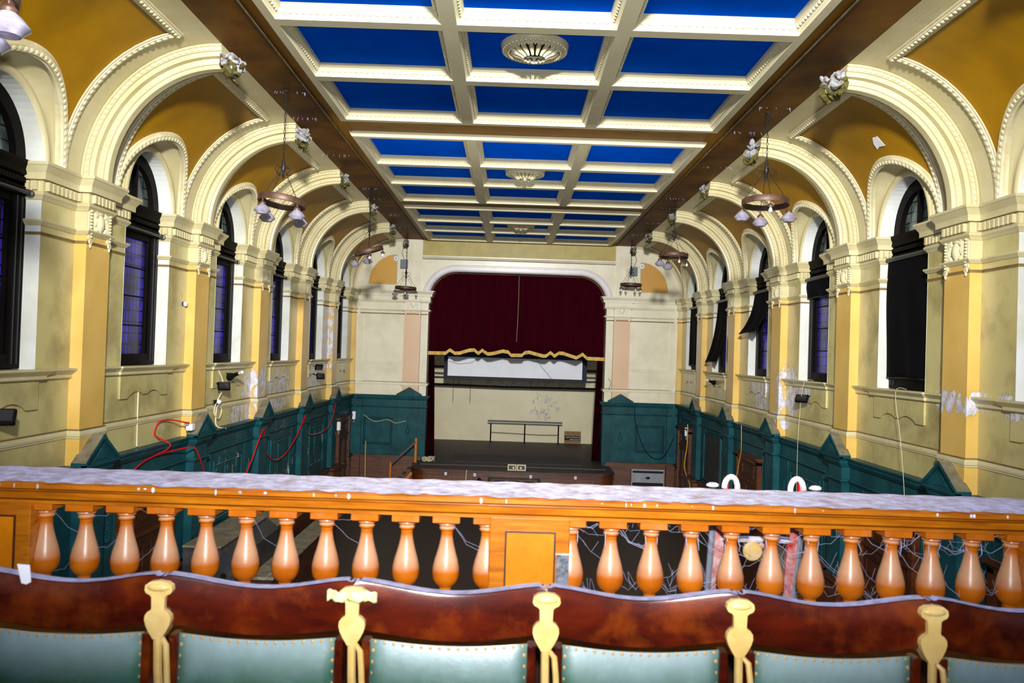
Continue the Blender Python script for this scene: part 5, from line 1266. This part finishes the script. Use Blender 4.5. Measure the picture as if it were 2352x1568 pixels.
for x, y, z, s, lab in ((-6.02, 29.5, 2.65, -1, 'white alarm box on the teal corner pilaster left of the stage'), (-6.1, 27.3, 2.45, -1, 'small white box above the left wall door by the stage'), (6.08, 27.7, 2.60, 1, 'white and grey switch box above the right wall door by the stage')):
    bx = empty('wall_box', (x, y, z), lab, 'box', 'white boxes near the stage')
    MB().bbox(x - .06, x + .06, y - .06, y + .06, z - .15, z + .15, .01).build('casing', 'white', bx); mb = MB(); mb.tube([(x, y, z - .15), (x, y, z - .28)], .02, 6); mb.build('gland', 'grey', bx)
# board leaning in the dado of the right wall
nb = empty('notice_board', (6.12, 24.4, 1.2), 'dark blue-grey notice board in a worn teal frame on the right dado', 'notice board')
MB().box(6.14, 6.19, 23.4, 25.3, 1.40, 2.80).build('board', 'darkgrey', nb)
mb = MB(); panelframe(mb, lambda u, v, t: (6.14 - t, u, v), 23.35, 25.35, 1.35, 2.85, .05, .04); mb.build('frame', 'teal', nb)
# torn paper hanging from the right vault
mb = MB(); P = [(-.12, .10), (.02, .12), (.13, .02), (.17, -.10), (.06, -.07), (-.10, -.10)]
ph = .80; base = cove(ph, 12.8, .02); tg = Vector((-math.sin(ph), 0, math.cos(ph)))
mb.poly([base + Vector((0, a, 0)) + tg * b for a, b in P]); o = mb.build('torn_patch', 'paper'); o.modifiers.new('t', 'SOLIDIFY').thickness = .004
tag(o, 'white torn patch of bare paper on the right ochre vault', 'torn paper')
# drooping cobweb fringe along the ceiling strips
rnd = random.Random(21)
for s in (-1, 1):
    for yj in (12.95, 14.4, 17.1, 20.6, 22.0, 24.5, 27.0):
        mb = MB(); x0 = rnd.uniform(3.7, 3.9)
        for i in range(10):
            x_ = x0 + rnd.uniform(0, .62); y_ = yj + rnd.uniform(-.02, .02); mb.tube([(s * x_, y_, 9.40), (s * (x_ + rnd.uniform(-.02, .02)), y_, 9.40 - rnd.uniform(.01, .07))], [.003, .001], 4)
        tag(mb.build('cobweb_fringe', 'web'), 'dusty cobweb fringe hanging from a board joint of the %s ceiling strip' % NM[(s + 1) // 2], 'cobweb', 'cobweb fringes under the %s ceiling strip' % NM[(s + 1) // 2])
# cabinets along the left wall, seen between the balusters
cb = empty('long_cabinet', (-5.6, 16, 0), 'tall charcoal cabinet with sloping dusty top against the left wall', 'cabinet')
mb = MB(); mb.prism([(-6.0, 0), (-5.05, 0), (-5.05, 1.28), (-5.35, 1.50), (-6.0, 1.50)], lambda u, v, t: (u, t, v), 14.2, 16.9); mb.build('body', 'darkgrey', cb)
MB().bbox(-6.0, -5.30, 14.15, 16.95, 1.50, 1.54, .008).build('top', 'dust', cb)
mb = MB(); mb.lathe([(.055, 0), (.055, -.012), (.045, -.012)], (-5.25, 14.19, 1.0), 16, 'y'); mb.build('round_port', 'black', cb)
cb = empty('low_bench', (-4.9, 17, 0), 'low dark panelled bench along the left side of the hall floor', 'bench')
MB().box(-5.0, -4.62, 15.0, 20.5, 0, .72).build('body', 'darkwood', cb); MB().bbox(-5.05, -4.57, 14.95, 20.55, .72, .78, .01).build('seat', 'dust', cb)
cb = empty('long_cabinet', (-5.6, 19, 0), 'second dark cabinet further along the left wall towards the stage', 'cabinet')
MB().box(-6.0, -5.3, 17.4, 21.0, 0, 1.15).build('body', 'darkwood', cb); MB().bbox(-6.02, -5.26, 17.38, 21.02, 1.15, 1.2, .01).build('top', 'dust', cb)
cb = empty('long_cabinet', (5.6, 14, 0), 'dark wooden bench cabinet against the right wall below the dado', 'cabinet')
MB().box(5.3, 6.0, 15.6, 18.0, 0, .95).build('body', 'darkwood', cb); MB().bbox(5.26, 6.02, 15.56, 18.04, .95, 1.0, .01).build('top', 'dust', cb)
